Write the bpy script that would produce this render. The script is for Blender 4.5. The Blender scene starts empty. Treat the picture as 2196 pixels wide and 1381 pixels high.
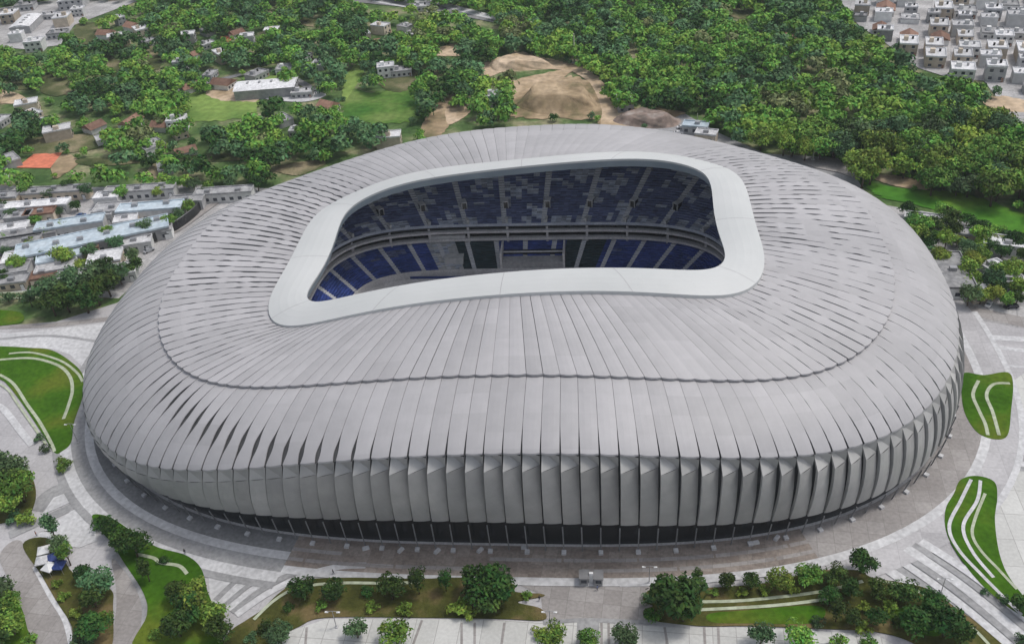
import bpy, bmesh, math, random
import numpy as np
from mathutils import Vector, Matrix
rnd = random.Random(7); NR = np.random.RandomState(11)
SC = bpy.context.scene; COL = SC.collection
# ------------------------------------------------------------------ camera
CP = np.array([27.428, -231.076, 171.352]); YAW, PIT, ROLL, FPX = -0.125898, 0.613442, -0.0786344, 1966.74
F_ = np.array([math.sin(YAW)*math.cos(PIT), math.cos(YAW)*math.cos(PIT), -math.sin(PIT)])
R0 = np.cross(F_, [0, 0, 1]); R0 /= np.linalg.norm(R0); U0 = np.cross(R0, F_)
R_ = R0*math.cos(ROLL)+U0*math.sin(ROLL); U_ = -R0*math.sin(ROLL)+U0*math.cos(ROLL)
cd = bpy.data.cameras.new('camera'); cam = bpy.data.objects.new('camera', cd); COL.objects.link(cam)
cd.sensor_width = 36; cd.lens = FPX/2196*36; cd.clip_start = 1; cd.clip_end = 4000
cam.matrix_world = Matrix([[R_[i], U_[i], -F_[i], CP[i]] for i in range(3)]+[[0, 0, 0, 1]])
SC.camera = cam
# ------------------------------------------------------------------ light
SUN_EL, SUN_AZ = math.radians(64), math.radians(72)      # azimuth from +Y towards +X
w = bpy.data.worlds.new('World'); SC.world = w; w.use_nodes = True
nt = w.node_tree; bg = nt.nodes['Background']; sky = nt.nodes.new('ShaderNodeTexSky')
sky.sky_type = 'NISHITA'; sky.sun_disc = False; sky.sun_elevation = SUN_EL; sky.sun_rotation = SUN_AZ
sky.air_density = 1.0; sky.dust_density = 3.0; sky.ozone_density = 1.0
hs_ = nt.nodes.new('ShaderNodeHueSaturation'); hs_.inputs['Saturation'].default_value = .45      # thin overcast: a paler sky
nt.links.new(sky.outputs[0], hs_.inputs['Color']); nt.links.new(hs_.outputs[0], bg.inputs[0]); bg.inputs[1].default_value = 0.15
sd = bpy.data.lights.new('sun', 'SUN'); sd.energy = 1.5; sd.angle = math.radians(10); sd.color = (1, .96, .9)
so = bpy.data.objects.new('sun', sd); COL.objects.link(so)
sv = Vector((math.sin(SUN_AZ)*math.cos(SUN_EL), math.cos(SUN_AZ)*math.cos(SUN_EL), math.sin(SUN_EL)))
so.rotation_euler = sv.to_track_quat('Z', 'Y').to_euler(); so.location = sv*500
SC.view_settings.view_transform = 'Standard'; SC.view_settings.look = 'None'
SC.view_settings.gamma = 1; SC.view_settings.exposure = 0.0
SC.render.engine = 'CYCLES'
# ------------------------------------------------------------------ helpers
def G(px, py, z=0.0):
    d = F_+R_*((px-1098)/FPX)-U_*((py-690.5)/FPX); t = (z-CP[2])/d[2]; return CP+d*t
def depth(p): return float((np.array(p)-CP)@F_)
def PJ(p):
    d = np.array(p)-CP; k = d@F_; return 1098+FPX*(d@R_)/k, 690.5-FPX*(d@U_)/k
def inpoly(x, y, P):
    c = False; n = len(P); j = n-1
    for i in range(n):
        xi, yi = P[i]; xj, yj = P[j]
        if (yi > y) != (yj > y) and x < (xj-xi)*(y-yi)/(yj-yi)+xi: c = not c
        j = i
    return c
def tag(o, label=None, cat=None, group=None, kind=None):
    if label: o['label'] = label
    if cat: o['category'] = cat
    if group: o['group'] = group
    if kind: o['kind'] = kind
    return o
PEND = []
def later(o, base, cat, group, px):
    o['category'] = cat
    if group: o['group'] = group
    PEND.append((o, base, px))
def ordw(k):
    T = ['', 'first', 'second', 'third', 'fourth', 'fifth', 'sixth', 'seventh', 'eighth', 'ninth', 'tenth', 'eleventh', 'twelfth', 'thirteenth', 'fourteenth', 'fifteenth', 'sixteenth', 'seventeenth', 'eighteenth', 'nineteenth']
    if k < 20: return T[k]
    D = {2: 'twent', 3: 'thirt', 4: 'fort', 5: 'fift', 6: 'sixt'}[k//10]
    return D+'ieth' if k % 10 == 0 else D+'y-'+T[k % 10]
def finish_labels():
    g = {}
    for q in PEND: g.setdefault(q[1], []).append(q)
    for base, L in g.items():
        L.sort(key=lambda q: q[2]); n = len(L)
        for k, (o, b_, px) in enumerate(L):
            o['label'] = base if n == 1 else '%s, %s' % (base, 'leftmost' if k == 0 else ('rightmost' if k == n-1 else ordw(k+1)+' from left'))
def empty(name, loc=(0, 0, 0), rz=0, s=1):
    o = bpy.data.objects.new(name, None); COL.objects.link(o); o.location = loc; o.rotation_euler = (0, 0, rz)
    o.scale = (s, s, s) if not isinstance(s, (tuple, list)) else s; o.empty_display_size = .5; return o
def link(name, me, parent=None):
    o = bpy.data.objects.new(name, me); COL.objects.link(o)
    if parent: o.parent = parent
    return o
def copy_tree(o, parent=None):
    c = o.copy(); COL.objects.link(c); c.parent = parent
    for ch in KIDS.get(o.name, []): copy_tree(ch, c)
    return c
KIDS = {}
def kid(p, c): KIDS.setdefault(p.name, []).append(c); return c
class MB:
    def __init__(s): s.v = []; s.f = []; s.m = []; s.c = []
    def add(s, vs, fs, m=0, c=0.5):
        b = len(s.v); s.v += [tuple(map(float, q)) for q in vs]
        for f in fs: s.f.append([b+i for i in f]); s.m.append(m); s.c.append(c)
    def box(s, x0, x1, y0, y1, z0, z1, m=0, rz=0, at=(0, 0, 0), c=.5):
        cs, sn = math.cos(rz), math.sin(rz); vs = []
        for z in (z0, z1):
            for x, y in ((x0, y0), (x1, y0), (x1, y1), (x0, y1)):
                vs.append((at[0]+x*cs-y*sn, at[1]+x*sn+y*cs, at[2]+z))
        s.add(vs, [(3, 2, 1, 0), (4, 5, 6, 7), (0, 1, 5, 4), (1, 2, 6, 5), (2, 3, 7, 6), (3, 0, 4, 7)], m, c)
    def tube(s, pts, rad, n=8, m=0, cap=True):
        rings = []
        for i, (p, r) in enumerate(zip(pts, rad)):
            p = Vector(p); a = Vector(pts[max(i-1, 0)]); b = Vector(pts[min(i+1, len(pts)-1)]); d = (b-a).normalized()
            q = d.to_track_quat('Z', 'Y')
            rings.append([p+q@Vector((r*math.cos(k*2*math.pi/n), r*math.sin(k*2*math.pi/n), 0)) for k in range(n)])
        vs = [v for r in rings for v in r]; fs = []
        for i in range(len(rings)-1):
            for k in range(n):
                k2 = (k+1) % n; fs.append((i*n+k, i*n+k2, (i+1)*n+k2, (i+1)*n+k))
        if cap: fs += [tuple(range(n))[::-1], tuple((len(rings)-1)*n+k for k in range(n))]
        s.add(vs, fs, m)
    def mesh(s, name, mats, smooth=False):
        me = bpy.data.meshes.new(name); me.from_pydata(s.v, [], s.f)
        for mt in (mats if isinstance(mats, (list, tuple)) else [mats]): me.materials.append(mt)
        me.polygons.foreach_set('material_index', s.m)
        a = me.attributes.new('tint', 'FLOAT', 'FACE'); a.data.foreach_set('value', s.c)
        if smooth: me.polygons.foreach_set('use_smooth', [True]*len(s.f))
        me.update(); return me
    def obj(s, name, mats, parent=None, smooth=False):
        o = link(name, s.mesh(name, mats, smooth), parent)
        if parent: kid(parent, o)
        return o
# ------------------------------------------------------------------ materials
def mat(name, c1, c2=None, scale=1.0, rough=.8, metal=0.0, detail=5, c3=None, obj_rand=0.0, bump=0.0, bscale=None,
        coord='Object', tint=0.0, spec=.3, pos=(.35, .65), hue=0.0, fine=0.0, famt=.45):
    m = bpy.data.materials.new(name); m.use_nodes = True; N = m.node_tree.nodes; L = m.node_tree.links
    b = N['Principled BSDF']; b.inputs['Roughness'].default_value = rough; b.inputs['Metallic'].default_value = metal
    b.inputs['Specular IOR Level'].default_value = spec
    tc = N.new('ShaderNodeTexCoord'); co = tc.outputs[coord]
    if coord == 'World':
        pass
    no = N.new('ShaderNodeTexNoise'); no.inputs['Scale'].default_value = scale; no.inputs['Detail'].default_value = detail
    L.new(co, no.inputs['Vector'])
    r = N.new('ShaderNodeValToRGB'); r.color_ramp.elements[0].position = pos[0]; r.color_ramp.elements[1].position = pos[1]
    r.color_ramp.elements[0].color = (*c1, 1); r.color_ramp.elements[1].color = (*(c2 or c1), 1)
    if c3: e = r.color_ramp.elements.new((pos[0]+pos[1])/2); e.color = (*c3, 1)
    L.new(no.outputs['Fac'], r.inputs['Fac']); out = r.outputs['Color']
    def mul(out, fac, amt):
        mp = N.new('ShaderNodeMapRange'); mp.inputs['To Min'].default_value = 1-amt; mp.inputs['To Max'].default_value = 1+amt
        L.new(fac, mp.inputs['Value'])
        h = N.new('ShaderNodeHueSaturation'); L.new(out, h.inputs['Color']); L.new(mp.outputs[0], h.inputs['Value'])
        if hue:
            m2 = N.new('ShaderNodeMapRange'); m2.inputs['To Min'].default_value = .5-hue; m2.inputs['To Max'].default_value = .5+hue
            ml = N.new('ShaderNodeMath'); ml.operation = 'FRACT'; mm = N.new('ShaderNodeMath'); mm.operation = 'MULTIPLY'; mm.inputs[1].default_value = 7.31
            L.new(fac, mm.inputs[0]); L.new(mm.outputs[0], ml.inputs[0]); L.new(ml.outputs[0], m2.inputs['Value']); L.new(m2.outputs[0], h.inputs['Hue'])
        return h.outputs['Color']
    if obj_rand:
        oi = N.new('ShaderNodeObjectInfo'); out = mul(out, oi.outputs['Random'], obj_rand)
    if tint:
        at = N.new('ShaderNodeAttribute'); at.attribute_name = 'tint'; out = mul(out, at.outputs['Fac'], tint)
    if fine:
        n2 = N.new('ShaderNodeTexNoise'); n2.inputs['Scale'].default_value = fine; n2.inputs['Detail'].default_value = 8
        L.new(co, n2.inputs['Vector']); hs = hue; hue = 0; out = mul(out, n2.outputs['Fac'], famt); hue = hs
    L.new(out, b.inputs['Base Color'])
    if bump:
        n3 = N.new('ShaderNodeTexNoise'); n3.inputs['Scale'].default_value = bscale or scale*6; n3.inputs['Detail'].default_value = 4
        L.new(co, n3.inputs['Vector']); bp = N.new('ShaderNodeBump'); bp.inputs['Strength'].default_value = bump
        bp.inputs['Distance'].default_value = .2; L.new(n3.outputs['Fac'], bp.inputs['Height']); L.new(bp.outputs[0], b.inputs['Normal'])
    return m
def slabs(name, c1, c2, mortar, w=2.0, h=1.0, rot=0.0, var=.5, rough=.85, patch=None, ms=.015):
    m = bpy.data.materials.new(name); m.use_nodes = True; N = m.node_tree.nodes; L = m.node_tree.links
    b = N['Principled BSDF']; b.inputs['Roughness'].default_value = rough; b.inputs['Specular IOR Level'].default_value = .25
    tc = N.new('ShaderNodeTexCoord'); mp = N.new('ShaderNodeMapping'); mp.inputs['Rotation'].default_value = (0, 0, rot); L.new(tc.outputs['Object'], mp.inputs[0])
    br = N.new('ShaderNodeTexBrick'); br.inputs['Scale'].default_value = 1; br.inputs['Brick Width'].default_value = w; br.inputs['Row Height'].default_value = h
    br.inputs['Color1'].default_value = (*c1, 1); br.inputs['Color2'].default_value = (*c2, 1); br.inputs['Mortar'].default_value = (*mortar, 1); br.inputs['Mortar Size'].default_value = ms*w
    br.offset = .0; L.new(mp.outputs[0], br.inputs['Vector'])
    no = N.new('ShaderNodeTexNoise'); no.inputs['Scale'].default_value = .07; no.inputs['Detail'].default_value = 6; L.new(tc.outputs['Object'], no.inputs['Vector'])
    n2 = N.new('ShaderNodeTexNoise'); n2.inputs['Scale'].default_value = 1.3; n2.inputs['Detail'].default_value = 6; L.new(tc.outputs['Object'], n2.inputs['Vector'])
    ad = N.new('ShaderNodeMath'); ad.operation = 'ADD'; L.new(no.outputs['Fac'], ad.inputs[0]); L.new(n2.outputs['Fac'], ad.inputs[1])
    mr = N.new('ShaderNodeMapRange'); mr.inputs['From Min'].default_value = .7; mr.inputs['From Max'].default_value = 1.3
    mr.inputs['To Min'].default_value = 1-var*.5; mr.inputs['To Max'].default_value = 1+var*.4; L.new(ad.outputs[0], mr.inputs[0])
    h_ = N.new('ShaderNodeHueSaturation'); L.new(br.outputs['Color'], h_.inputs['Color']); L.new(mr.outputs[0], h_.inputs['Value'])
    L.new(h_.outputs[0], b.inputs['Base Color']); return m
M = {}
M['ground'] = mat('undergrowth', (.05, .10, .03), (.30, .28, .17), .055, .95, c3=(.10, .16, .055), detail=12, fine=.45, famt=.7, hue=.02, bump=.6, bscale=.8, spec=.08)
M['scrub'] = mat('scrub', (.05, .07, .025), (.30, .25, .16), .05, .95, c3=(.12, .13, .06), detail=9, fine=1.2, spec=.08)
M['plaza'] = slabs('plaza_concrete', (.42, .41, .42), (.48, .47, .48), (.39, .38, .39), 6, 6, .1, .35)
M['street'] = slabs('street_concrete', (.36, .35, .35), (.47, .46, .46), (.30, .30, .30), 11, 7, .3, .7)
M['pale'] = slabs('pale_paving', (.52, .52, .50), (.60, .60, .58), (.36, .35, .34), 5, 8, .05, .25)
M['road'] = mat('road_concrete', (.48, .48, .49), (.60, .60, .61), .06, .85, detail=7, fine=.8)
M['asphalt'] = mat('asphalt', (.17, .17, .175), (.26, .26, .26), .1, .9, detail=7, fine=1.2)
M['midgray'] = mat('grey_paving', (.27, .27, .275), (.35, .35, .355), .1, .85, detail=7, fine=1.0)
M['light'] = mat('light_concrete', (.50, .50, .51), (.60, .60, .61), .1, .8, detail=6, fine=1.0)
M['brown'] = slabs('brown_pavers', (.24, .20, .175), (.31, .27, .24), (.22, .19, .17), 3, 3, .1, .6)
M['taupe'] = slabs('taupe_paving', (.29, .27, .26), (.36, .34, .33), (.25, .235, .225), 4, 4, .1, .4)
M['grass'] = mat('lawn_grass', (.036, .10, .006), (.11, .15, .018), .06, .95, c3=(.055, .135, .009), detail=12, fine=.8, famt=.55, bump=.4, bscale=3, spec=.08)
M['dry'] = mat('dry_grass', (.05, .055, .015), (.17, .13, .06), .12, .95, c3=(.08, .085, .022), detail=8, fine=1.6, bump=.5, bscale=3, spec=.08)
M['meadow'] = mat('meadow_grass', (.05, .14, .025), (.17, .24, .07), .04, .95, c3=(.09, .18, .035), detail=12, fine=.35, famt=.6, spec=.08)
M['bright'] = mat('bright_meadow', (.12, .21, .05), (.24, .34, .09), .05, .95, detail=12, fine=.35, famt=.5, spec=.08)
M['sand'] = mat('sand', (.34, .25, .15), (.60, .47, .34), .05, .95, c3=(.50, .38, .26), detail=12, fine=.35, famt=.6)
M['earth'] = mat('earth', (.14, .13, .06), (.46, .35, .23), .06, .95, c3=(.31, .23, .14), detail=12, fine=.35, famt=.6)
M['rubble'] = mat('rubble', (.16, .13, .11), (.38, .34, .31), .12, .95, c3=(.26, .20, .17), detail=12, fine=.5, famt=.6)
M['clay'] = mat('clay_court', (.62, .19, .11), (.70, .23, .14), .06, .9, fine=.5)
M['roof'] = mat('roof_metal', (.375, .368, .378), (.435, .425, .435), .025, .55, 0, tint=.14, spec=.4, fine=.35, famt=.10)
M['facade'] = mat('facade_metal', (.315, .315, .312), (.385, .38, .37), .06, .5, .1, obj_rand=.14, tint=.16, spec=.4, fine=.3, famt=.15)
M['gap'] = mat('panel_gap', (.05, .052, .055), (.09, .092, .095), .3, .8)
M['gapgrey'] = mat('panel_joint', (.17, .17, .175), (.24, .24, .245), .3, .7)
M['ring'] = mat('ring_white', (.54, .555, .55), (.59, .60, .595), .03, .55, spec=.3, fine=.2, famt=.04)
M['fascia'] = mat('fascia_blue_grey', (.19, .24, .28), (.24, .29, .33), .1, .5)
M['soffit'] = mat('soffit', (.45, .46, .48), (.52, .53, .55), .2, .8)
M['dark'] = mat('dark_glass', (.008, .009, .011), (.02, .022, .024), .2, .25, spec=.5)
M['conc'] = mat('stand_concrete', (.48, .47, .47), (.56, .55, .55), .3, .8, fine=2)
M['aisle'] = mat('aisle_concrete', (.48, .49, .51), (.56, .57, .59), .3, .8)
M['seatn'] = mat('navy_seats', (.085, .105, .20), (.125, .15, .27), .4, .6, fine=3, tint=.35)
M['seatb'] = mat('blue_seats', (.032, .058, .20), (.05, .085, .31), .15, .6, fine=3, tint=.3)
M['seatg'] = mat('grey_seats', (.30, .33, .40), (.42, .45, .50), .4, .7, fine=3, tint=.4)
M['seatt'] = mat('dark_teal_seats', (.02, .04, .048), (.03, .055, .065), .4, .7, fine=3, tint=.3)
M['pale_box'] = mat('pale_panel', (.35, .36, .36), (.5, .5, .5), .6, .7)
M['bark'] = mat('bark', (.09, .065, .045), (.15, .11, .08), 2, .95)
def leafmat(name, a, b_, orand=.35):
    return mat(name, a, b_, .45, .75, obj_rand=orand, tint=.45, hue=.028, spec=.2, detail=3)
M['leaf'] = leafmat('foliage', (.07, .155, .022), (.18, .30, .05))
M['leafd'] = leafmat('dark_foliage', (.02, .055, .012), (.055, .11, .02), .3)
M['leafy'] = leafmat('yellow_green_foliage', (.13, .22, .03), (.26, .37, .06), .2)
M['leafb'] = leafmat('blue_green_foliage', (.05, .11, .042), (.11, .19, .08), .3)
M['leafo'] = leafmat('olive_foliage', (.11, .13, .045), (.21, .23, .10), .2)
M['wallw'] = mat('white_render', (.55, .55, .54), (.68, .68, .67), .4, .85, obj_rand=.22)
M['wallg'] = mat('grey_render', (.30, .30, .31), (.42, .42, .42), .4, .85, obj_rand=.3)
M['wallb'] = mat('beige_render', (.42, .36, .28), (.55, .47, .38), .4, .85, obj_rand=.25)
M['roofw'] = mat('white_flat_roof', (.52, .52, .53), (.68, .68, .69), .25, .8, obj_rand=.22, fine=1)
M['roofg'] = mat('grey_flat_roof', (.28, .28, .29), (.42, .42, .42), .25, .85, obj_rand=.35, fine=1)
M['roofb'] = mat('pale_blue_metal_roof', (.42, .50, .56), (.55, .62, .67), .2, .5, obj_rand=.1, fine=.6)
M['roofr'] = mat('brown_tile_roof', (.20, .11, .08), (.30, .18, .13), .4, .85, obj_rand=.3)
M['glass'] = mat('window_glass', (.02, .028, .04), (.05, .06, .08), 1, .15, spec=.6)
M['white'] = mat('white_paint', (.72, .72, .72), (.78, .78, .78), 1, .5)
M['metal'] = mat('galvanised_metal', (.32, .32, .33), (.4, .4, .41), 2, .45, .5)
M['black'] = mat('black_rubber', (.02, .02, .02), (.03, .03, .03), 3, .8)
M['blue'] = mat('blue_paint', (.02, .04, .16), (.04, .07, .24), 2, .5)
for k, c in dict(carw=(.7, .7, .7), cars=(.35, .36, .38), card=(.03, .03, .04), carr=(.3, .03, .02), carb=(.04, .08, .2)).items():
    M[k] = mat('car_paint_'+k, c, c, 1, .3, spec=.6)
M['skin'] = mat('skin', (.42, .25, .17), (.46, .28, .2), 5, .6)
M['shirtd'] = mat('dark_shirt', (.02, .02, .025), (.03, .03, .04), 5, .9)
M['shirtb'] = mat('blue_shirt', (.06, .10, .25), (.08, .13, .3), 5, .9)
M['shirtr'] = mat('rust_red_shirt', (.30, .10, .07), (.34, .13, .09), 5, .9)
M['jeans'] = mat('jeans', (.03, .04, .08), (.05, .06, .1), 5, .9)
# ------------------------------------------------------------------ ground sheets
def spline(P, n=6, closed=True):
    out = []; N = len(P)
    for i in range(N if closed else N-1):
        p0, p1, p2, p3 = [np.array(P[(i+k) % N] if closed else P[min(max(i+k, 0), N-1)], float) for k in (-1, 0, 1, 2)]
        for t in np.linspace(0, 1, n, endpoint=False):
            out.append(.5*((2*p1)+(-p0+p2)*t+(2*p0-5*p1+4*p2-p3)*t*t+(-p0+3*p1-3*p2+p3)*t**3))
    if not closed: out.append(np.array(P[-1], float))
    return out
ZC = [0]
def uz(z):
    ZC[0] += 1; return z+ZC[0]*.0021
def sheet_w(name, W, m, z, thick=0.0):
    z = uz(z)
    bm = bmesh.new(); vs = [bm.verts.new((p[0], p[1], z)) for p in W]; f = bm.faces.new(vs)
    if f.normal.z < 0: f.normal_flip()
    if thick:
        n = len(vs); lo = [bm.verts.new((p[0], p[1], z-thick)) for p in W]
        for i in range(n): bm.faces.new((vs[i], vs[(i+1) % n], lo[(i+1) % n], lo[i]))
    bmesh.ops.triangulate(bm, faces=[f]); bmesh.ops.recalc_face_normals(bm, faces=bm.faces)
    up = sum(1 if q.normal.z > 0 else -1 for q in bm.faces if abs(q.normal.z) > .5)
    if up < 0: bmesh.ops.reverse_faces(bm, faces=bm.faces)
    me = bpy.data.meshes.new(name); bm.to_mesh(me); bm.free(); me.materials.append(m)
    return tag(link(name, me), kind='structure')
def sheet(name, P, m, z, thick=0.0, smooth=True):
    Q = spline(P) if smooth else P
    return sheet_w(name, [G(*q)[:2] for q in Q], m, z, thick)
def ribbon_w(name, W, width, m, z, kind='structure', thick=0):
    z = uz(z); W = [np.array(q[:2], float) for q in W]; L = []; Rr = []
    for i, p in enumerate(W):
        d = W[min(i+1, len(W)-1)]-W[max(i-1, 0)]; d /= np.linalg.norm(d)+1e-9; n = np.array([-d[1], d[0]])
        L.append(p+n*width/2); Rr.append(p-n*width/2)
    b = MB(); n = len(W); vs = [(*p, z) for p in L]+[(*p, z) for p in Rr]
    b.add(vs, [(i, n+i, n+i+1, i+1) for i in range(n-1)])
    if thick:
        vs2 = [(*p, z-thick) for p in L]+[(*p, z-thick) for p in Rr]
        b.add(vs+vs2, [(i, i+1, 2*n+i+1, 2*n+i) for i in range(n-1)]+[(n+i+1, n+i, 3*n+i, 3*n+i+1) for i in range(n-1)])
    o = b.obj(name, m)
    if kind: tag(o, kind=kind)
    return o
def ribbon(name, P, width, m, z, thick=0):
    return ribbon_w(name, [G(*q)[:2] for q in spline(P, 8, False)], width, m, z, thick=thick)
o = sheet_w('ground', [(-1300, -400), (1300, -400), (1300, 1400), (-1300, 1400)], M['ground'], 0)
PLAZA = [(-500, 720), (0, 700), (120, 690), (250, 650), (400, 560), (900, 400), (1700, 420), (1950, 560), (2050, 655), (2196, 700), (2700, 760)]
sheet_w('plaza', [G(*q)[:2] for q in PLAZA]+[(380, -60), (380, -330), (-420, -330), (-420, -30)], M['plaza'], .03)
def hsh(i, k=0):
    return (math.sin(i*127.1+k*311.7)*43758.5453) % 1
def vnoise(x, y, s, seed=0):
    x /= s; y /= s; xi, yi = math.floor(x), math.floor(y); fx, fy = x-xi, y-yi; fx = fx*fx*(3-2*fx); fy = fy*fy*(3-2*fy)
    h = lambda a, b_: hsh(a*1.37+b_*57.13+seed, 2)
    return (h(xi, yi)*(1-fx)+h(xi+1, yi)*fx)*(1-fy)+(h(xi, yi+1)*(1-fx)+h(xi+1, yi+1)*fx)*fy
BUILT = []   # pixel polygons with no woodland
def zone(name, P, m, z, smooth=True, thick=0, clear=True):
    if clear: BUILT.append(P)
    if name.split('_')[-1] in ('meadow', 'field', 'clearing') or name in ('sand_path',):
        Q = spline(P, 14); c = np.mean([q for q in Q], 0); out = []
        for q in Q:
            d = q-c; k = 1+.10*(vnoise(q[0], q[1], 14, 5)-.5)+.16*(vnoise(q[0], q[1], 5, 6)-.5); out.append(c+d*k)
        return sheet(name, out, m, z, thick, False)
    return sheet(name, P, m, z, thick, smooth)
BUILT.append([(-500, 610), (0, 612), (60, 600), (250, 560), (420, 470), (560, 415), (700, 345), (900, 290), (1080, 262), (1330, 262), (1560, 300), (1740, 338), (1820, 360), (1900, 450), (2000, 560), (2070, 690), (2700, 760), (3400, 1381), (3600, 2400), (-1500, 2400), (-900, 1200)])
# left side
zone('street', [(-300, 400), (0, 398), (200, 402), (420, 396), (520, 402), (600, 405), (640, 395), (560, 440), (420, 500), (330, 570), (255, 640), (60, 630), (0, 622), (-300, 640)], M['street'], .03, False)
zone('street', [(1380, 235), (1470, 245), (1540, 285), (1640, 330), (1780, 338), (1830, 372), (1860, 420), (1900, 470), (2000, 590), (1700, 450), (1400, 300)], M['midgray'], .035, False)
zone('street', [(1895, 440), (1960, 450), (2080, 470), (2230, 500), (2260, 680), (2196, 705), (2060, 680), (1990, 570)], M['street'], .035, False)
sheet('road', [(-300, 690), (20, 715), (120, 705), (190, 697), (240, 690), (215, 740), (190, 800), (150, 760), (110, 748), (0, 745), (-300, 740)], M['road'], .06, smooth=False)
ribbon('road_kerb', [(-100, 738), (60, 722), (130, 722), (205, 732)], 1.2, M['midgray'], .1, .04)
ribbon('road_kerb', [(-100, 705), (60, 700), (120, 697), (235, 684)], 2.5, M['taupe'], .1, .04)
ribbon('footpath', [(1840, 560), (2010, 625), (2060, 655), (2120, 675), (2300, 712)], 5.5, M['taupe'], .08)
sheet('road', [(2030, 715), (2196, 725), (2400, 740), (2400, 830), (2196, 800), (2040, 798)], M['plaza'], .06, smooth=False)
ribbon('road_marking', [(2060, 722), (2196, 728), (2400, 740)], 2.6, M['light'], .1)
ribbon('road_marking', [(2065, 748), (2140, 746), (2196, 752), (2400, 766)], 1.8, M['light'], .1)
ribbon('road_marking', [(2065, 776), (2130, 778), (2160, 785), (2400, 800)], 1.0, M['light'], .1)
# light paving on the right and along the bottom
sheet('pale_paving', [(2168, 820), (2300, 830), (2500, 1381), (2330, 1420), (2180, 1265), (2145, 1200), (2133, 1110), (2138, 1010), (2135, 945), (2162, 930), (2172, 880)], M['pale'], .07)
sheet('paving_band', [(2125, 960), (2350, 985), (2350, 1025), (2130, 1005)], M['midgray'], .10, smooth=False)
sheet('paving_band', [(2136, 985), (2350, 1003), (2350, 1018), (2136, 996)], M['light'], .13, smooth=False)
sheet('pale_paving', [(560, 1370), (640, 1347), (700, 1327), (900, 1327), (1080, 1330), (1165, 1334), (1240, 1332), (1330, 1338), (1440, 1345), (1600, 1345), (1740, 1352), (1880, 1362), (1990, 1420), (1990, 1500), (400, 1500)], M['pale'], .07, smooth=False)
for a, b_ in (((905, 1330), (885, 1385)), ((990, 1335), (990, 1385)), ((1018, 1335), (1018, 1385)), ((1082, 1335), (1075, 1385)), ((658, 1345), (655, 1385)), ((1290, 1335), (1290, 1385)), ((1305, 1335), (1306, 1385)), ((1425, 1345), (1432, 1385)), ((1510, 1345), (1512, 1385)), ((1540, 1345), (1542, 1385))):
    ribbon('paving_joint', [a, b_], .55, M['taupe'], .10)
ribbon('paving_band', [(1165, 1336), (1260, 1330), (1420, 1337), (1480, 1345)], 1.1, M['midgray'], .11)
sheet('paving_band', [(1238, 1334), (1285, 1334), (1286, 1400), (1235, 1400)], M['midgray'], .10, smooth=False)
sheet('paving_band', [(1318, 1336), (1352, 1336), (1356, 1400), (1318, 1400)], M['midgray'], .10, smooth=False)
sheet('paving_square', [(1100, 1248), (1240, 1244), (1420, 1246), (1415, 1300), (1430, 1332), (1250, 1328), (1165, 1328), (1160, 1275)], M['taupe'], .07, smooth=False)
sheet('paving_band', [(1050, 1234), (1168, 1232), (1168, 1246), (1095, 1248)], M['light'], .11, smooth=False)
sheet('paving_band', [(1172, 1236), (1240, 1234), (1240, 1244), (1176, 1247)], M['light'], .11, smooth=False)
sheet('paving_band', [(1315, 1240), (1350, 1234), (1408, 1232), (1412, 1257), (1330, 1259)], M['light'], .11, smooth=False)
# lower left pavements
sheet('pale_paving', [(55, 1165), (165, 1088), (205, 1120), (208, 1160), (170, 1175), (110, 1165), (62, 1190)], M['light'], .09, smooth=False)
ribbon('paving_band', [(20, 1148), (110, 1108), (170, 1080)], 3.0, M['midgray'], .10)
ribbon('paving_band', [(75, 1095), (110, 1060), (155, 1040)], 5.0, M['midgray'], .09)
sheet('pale_paving', [(90, 1105), (115, 1068), (155, 1052), (158, 1075)], M['light'], .12, smooth=False)
ribbon('paving_band', [(-10, 868), (10, 880), (45, 925), (70, 955)], 2.0, M['light'], .10)
sheet('road', [(0, 1190), (45, 1160), (90, 1240), (120, 1290), (150, 1340), (158, 1400), (60, 1400), (45, 1330), (20, 1250)], M['taupe'], .06)
ribbon('road_kerb', [(75, 1215), (110, 1280), (140, 1330), (155, 1390)], 1.2, M['light'], .10, .05)
sheet('footpath', [(240, 1200), (265, 1210), (300, 1260), (318, 1310), (305, 1400), (245, 1400), (250, 1300), (248, 1250)], M['taupe'], .06)
ribbon('road_kerb', [(245, 1190), (285, 1240), (308, 1290), (308, 1340), (298, 1390)], 1.1, M['midgray'], .12, .05)
sheet('plaza_patch', [(425, 1160), (520, 1150), (640, 1180), (610, 1215), (540, 1255), (470, 1300), (452, 1290), (445, 1220)], M['road'], .06)
for k, (wd, mm) in enumerate(((1.5, 'midgray'), (1.3, 'light'), (1.3, 'midgray'), (1.7, 'light'), (1.3, 'midgray'), (1.8, 'road'))):
    dx, dy = k*10, k*9
    ribbon('paving_band', [(462+dx*.9, 1288+dy*.7), (520+dx, 1235+dy*.9), (590+dx, 1195+dy), (680+dx*.8, 1172+dy), (760+dx*.5, 1168+dy*1.0)], wd, M[mm], .10+.004*k)
for k, (wd, mm) in enumerate(((2.6, 'light'), (1.7, 'midgray'), (2.0, 'light'), (1.8, 'midgray'), (2.4, 'light'), (1.6, 'midgray'), (2.2, 'light'))):
    dx = k*21
    ribbon('paving_band', [(1880+dx*.75, 1205-dx*.35), (1960+dx, 1262-dx*.22), (2050+dx*1.1, 1330-dx*.1), (2160+dx*1.2, 1425)], wd, M[mm], .10+.004*k)
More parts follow.
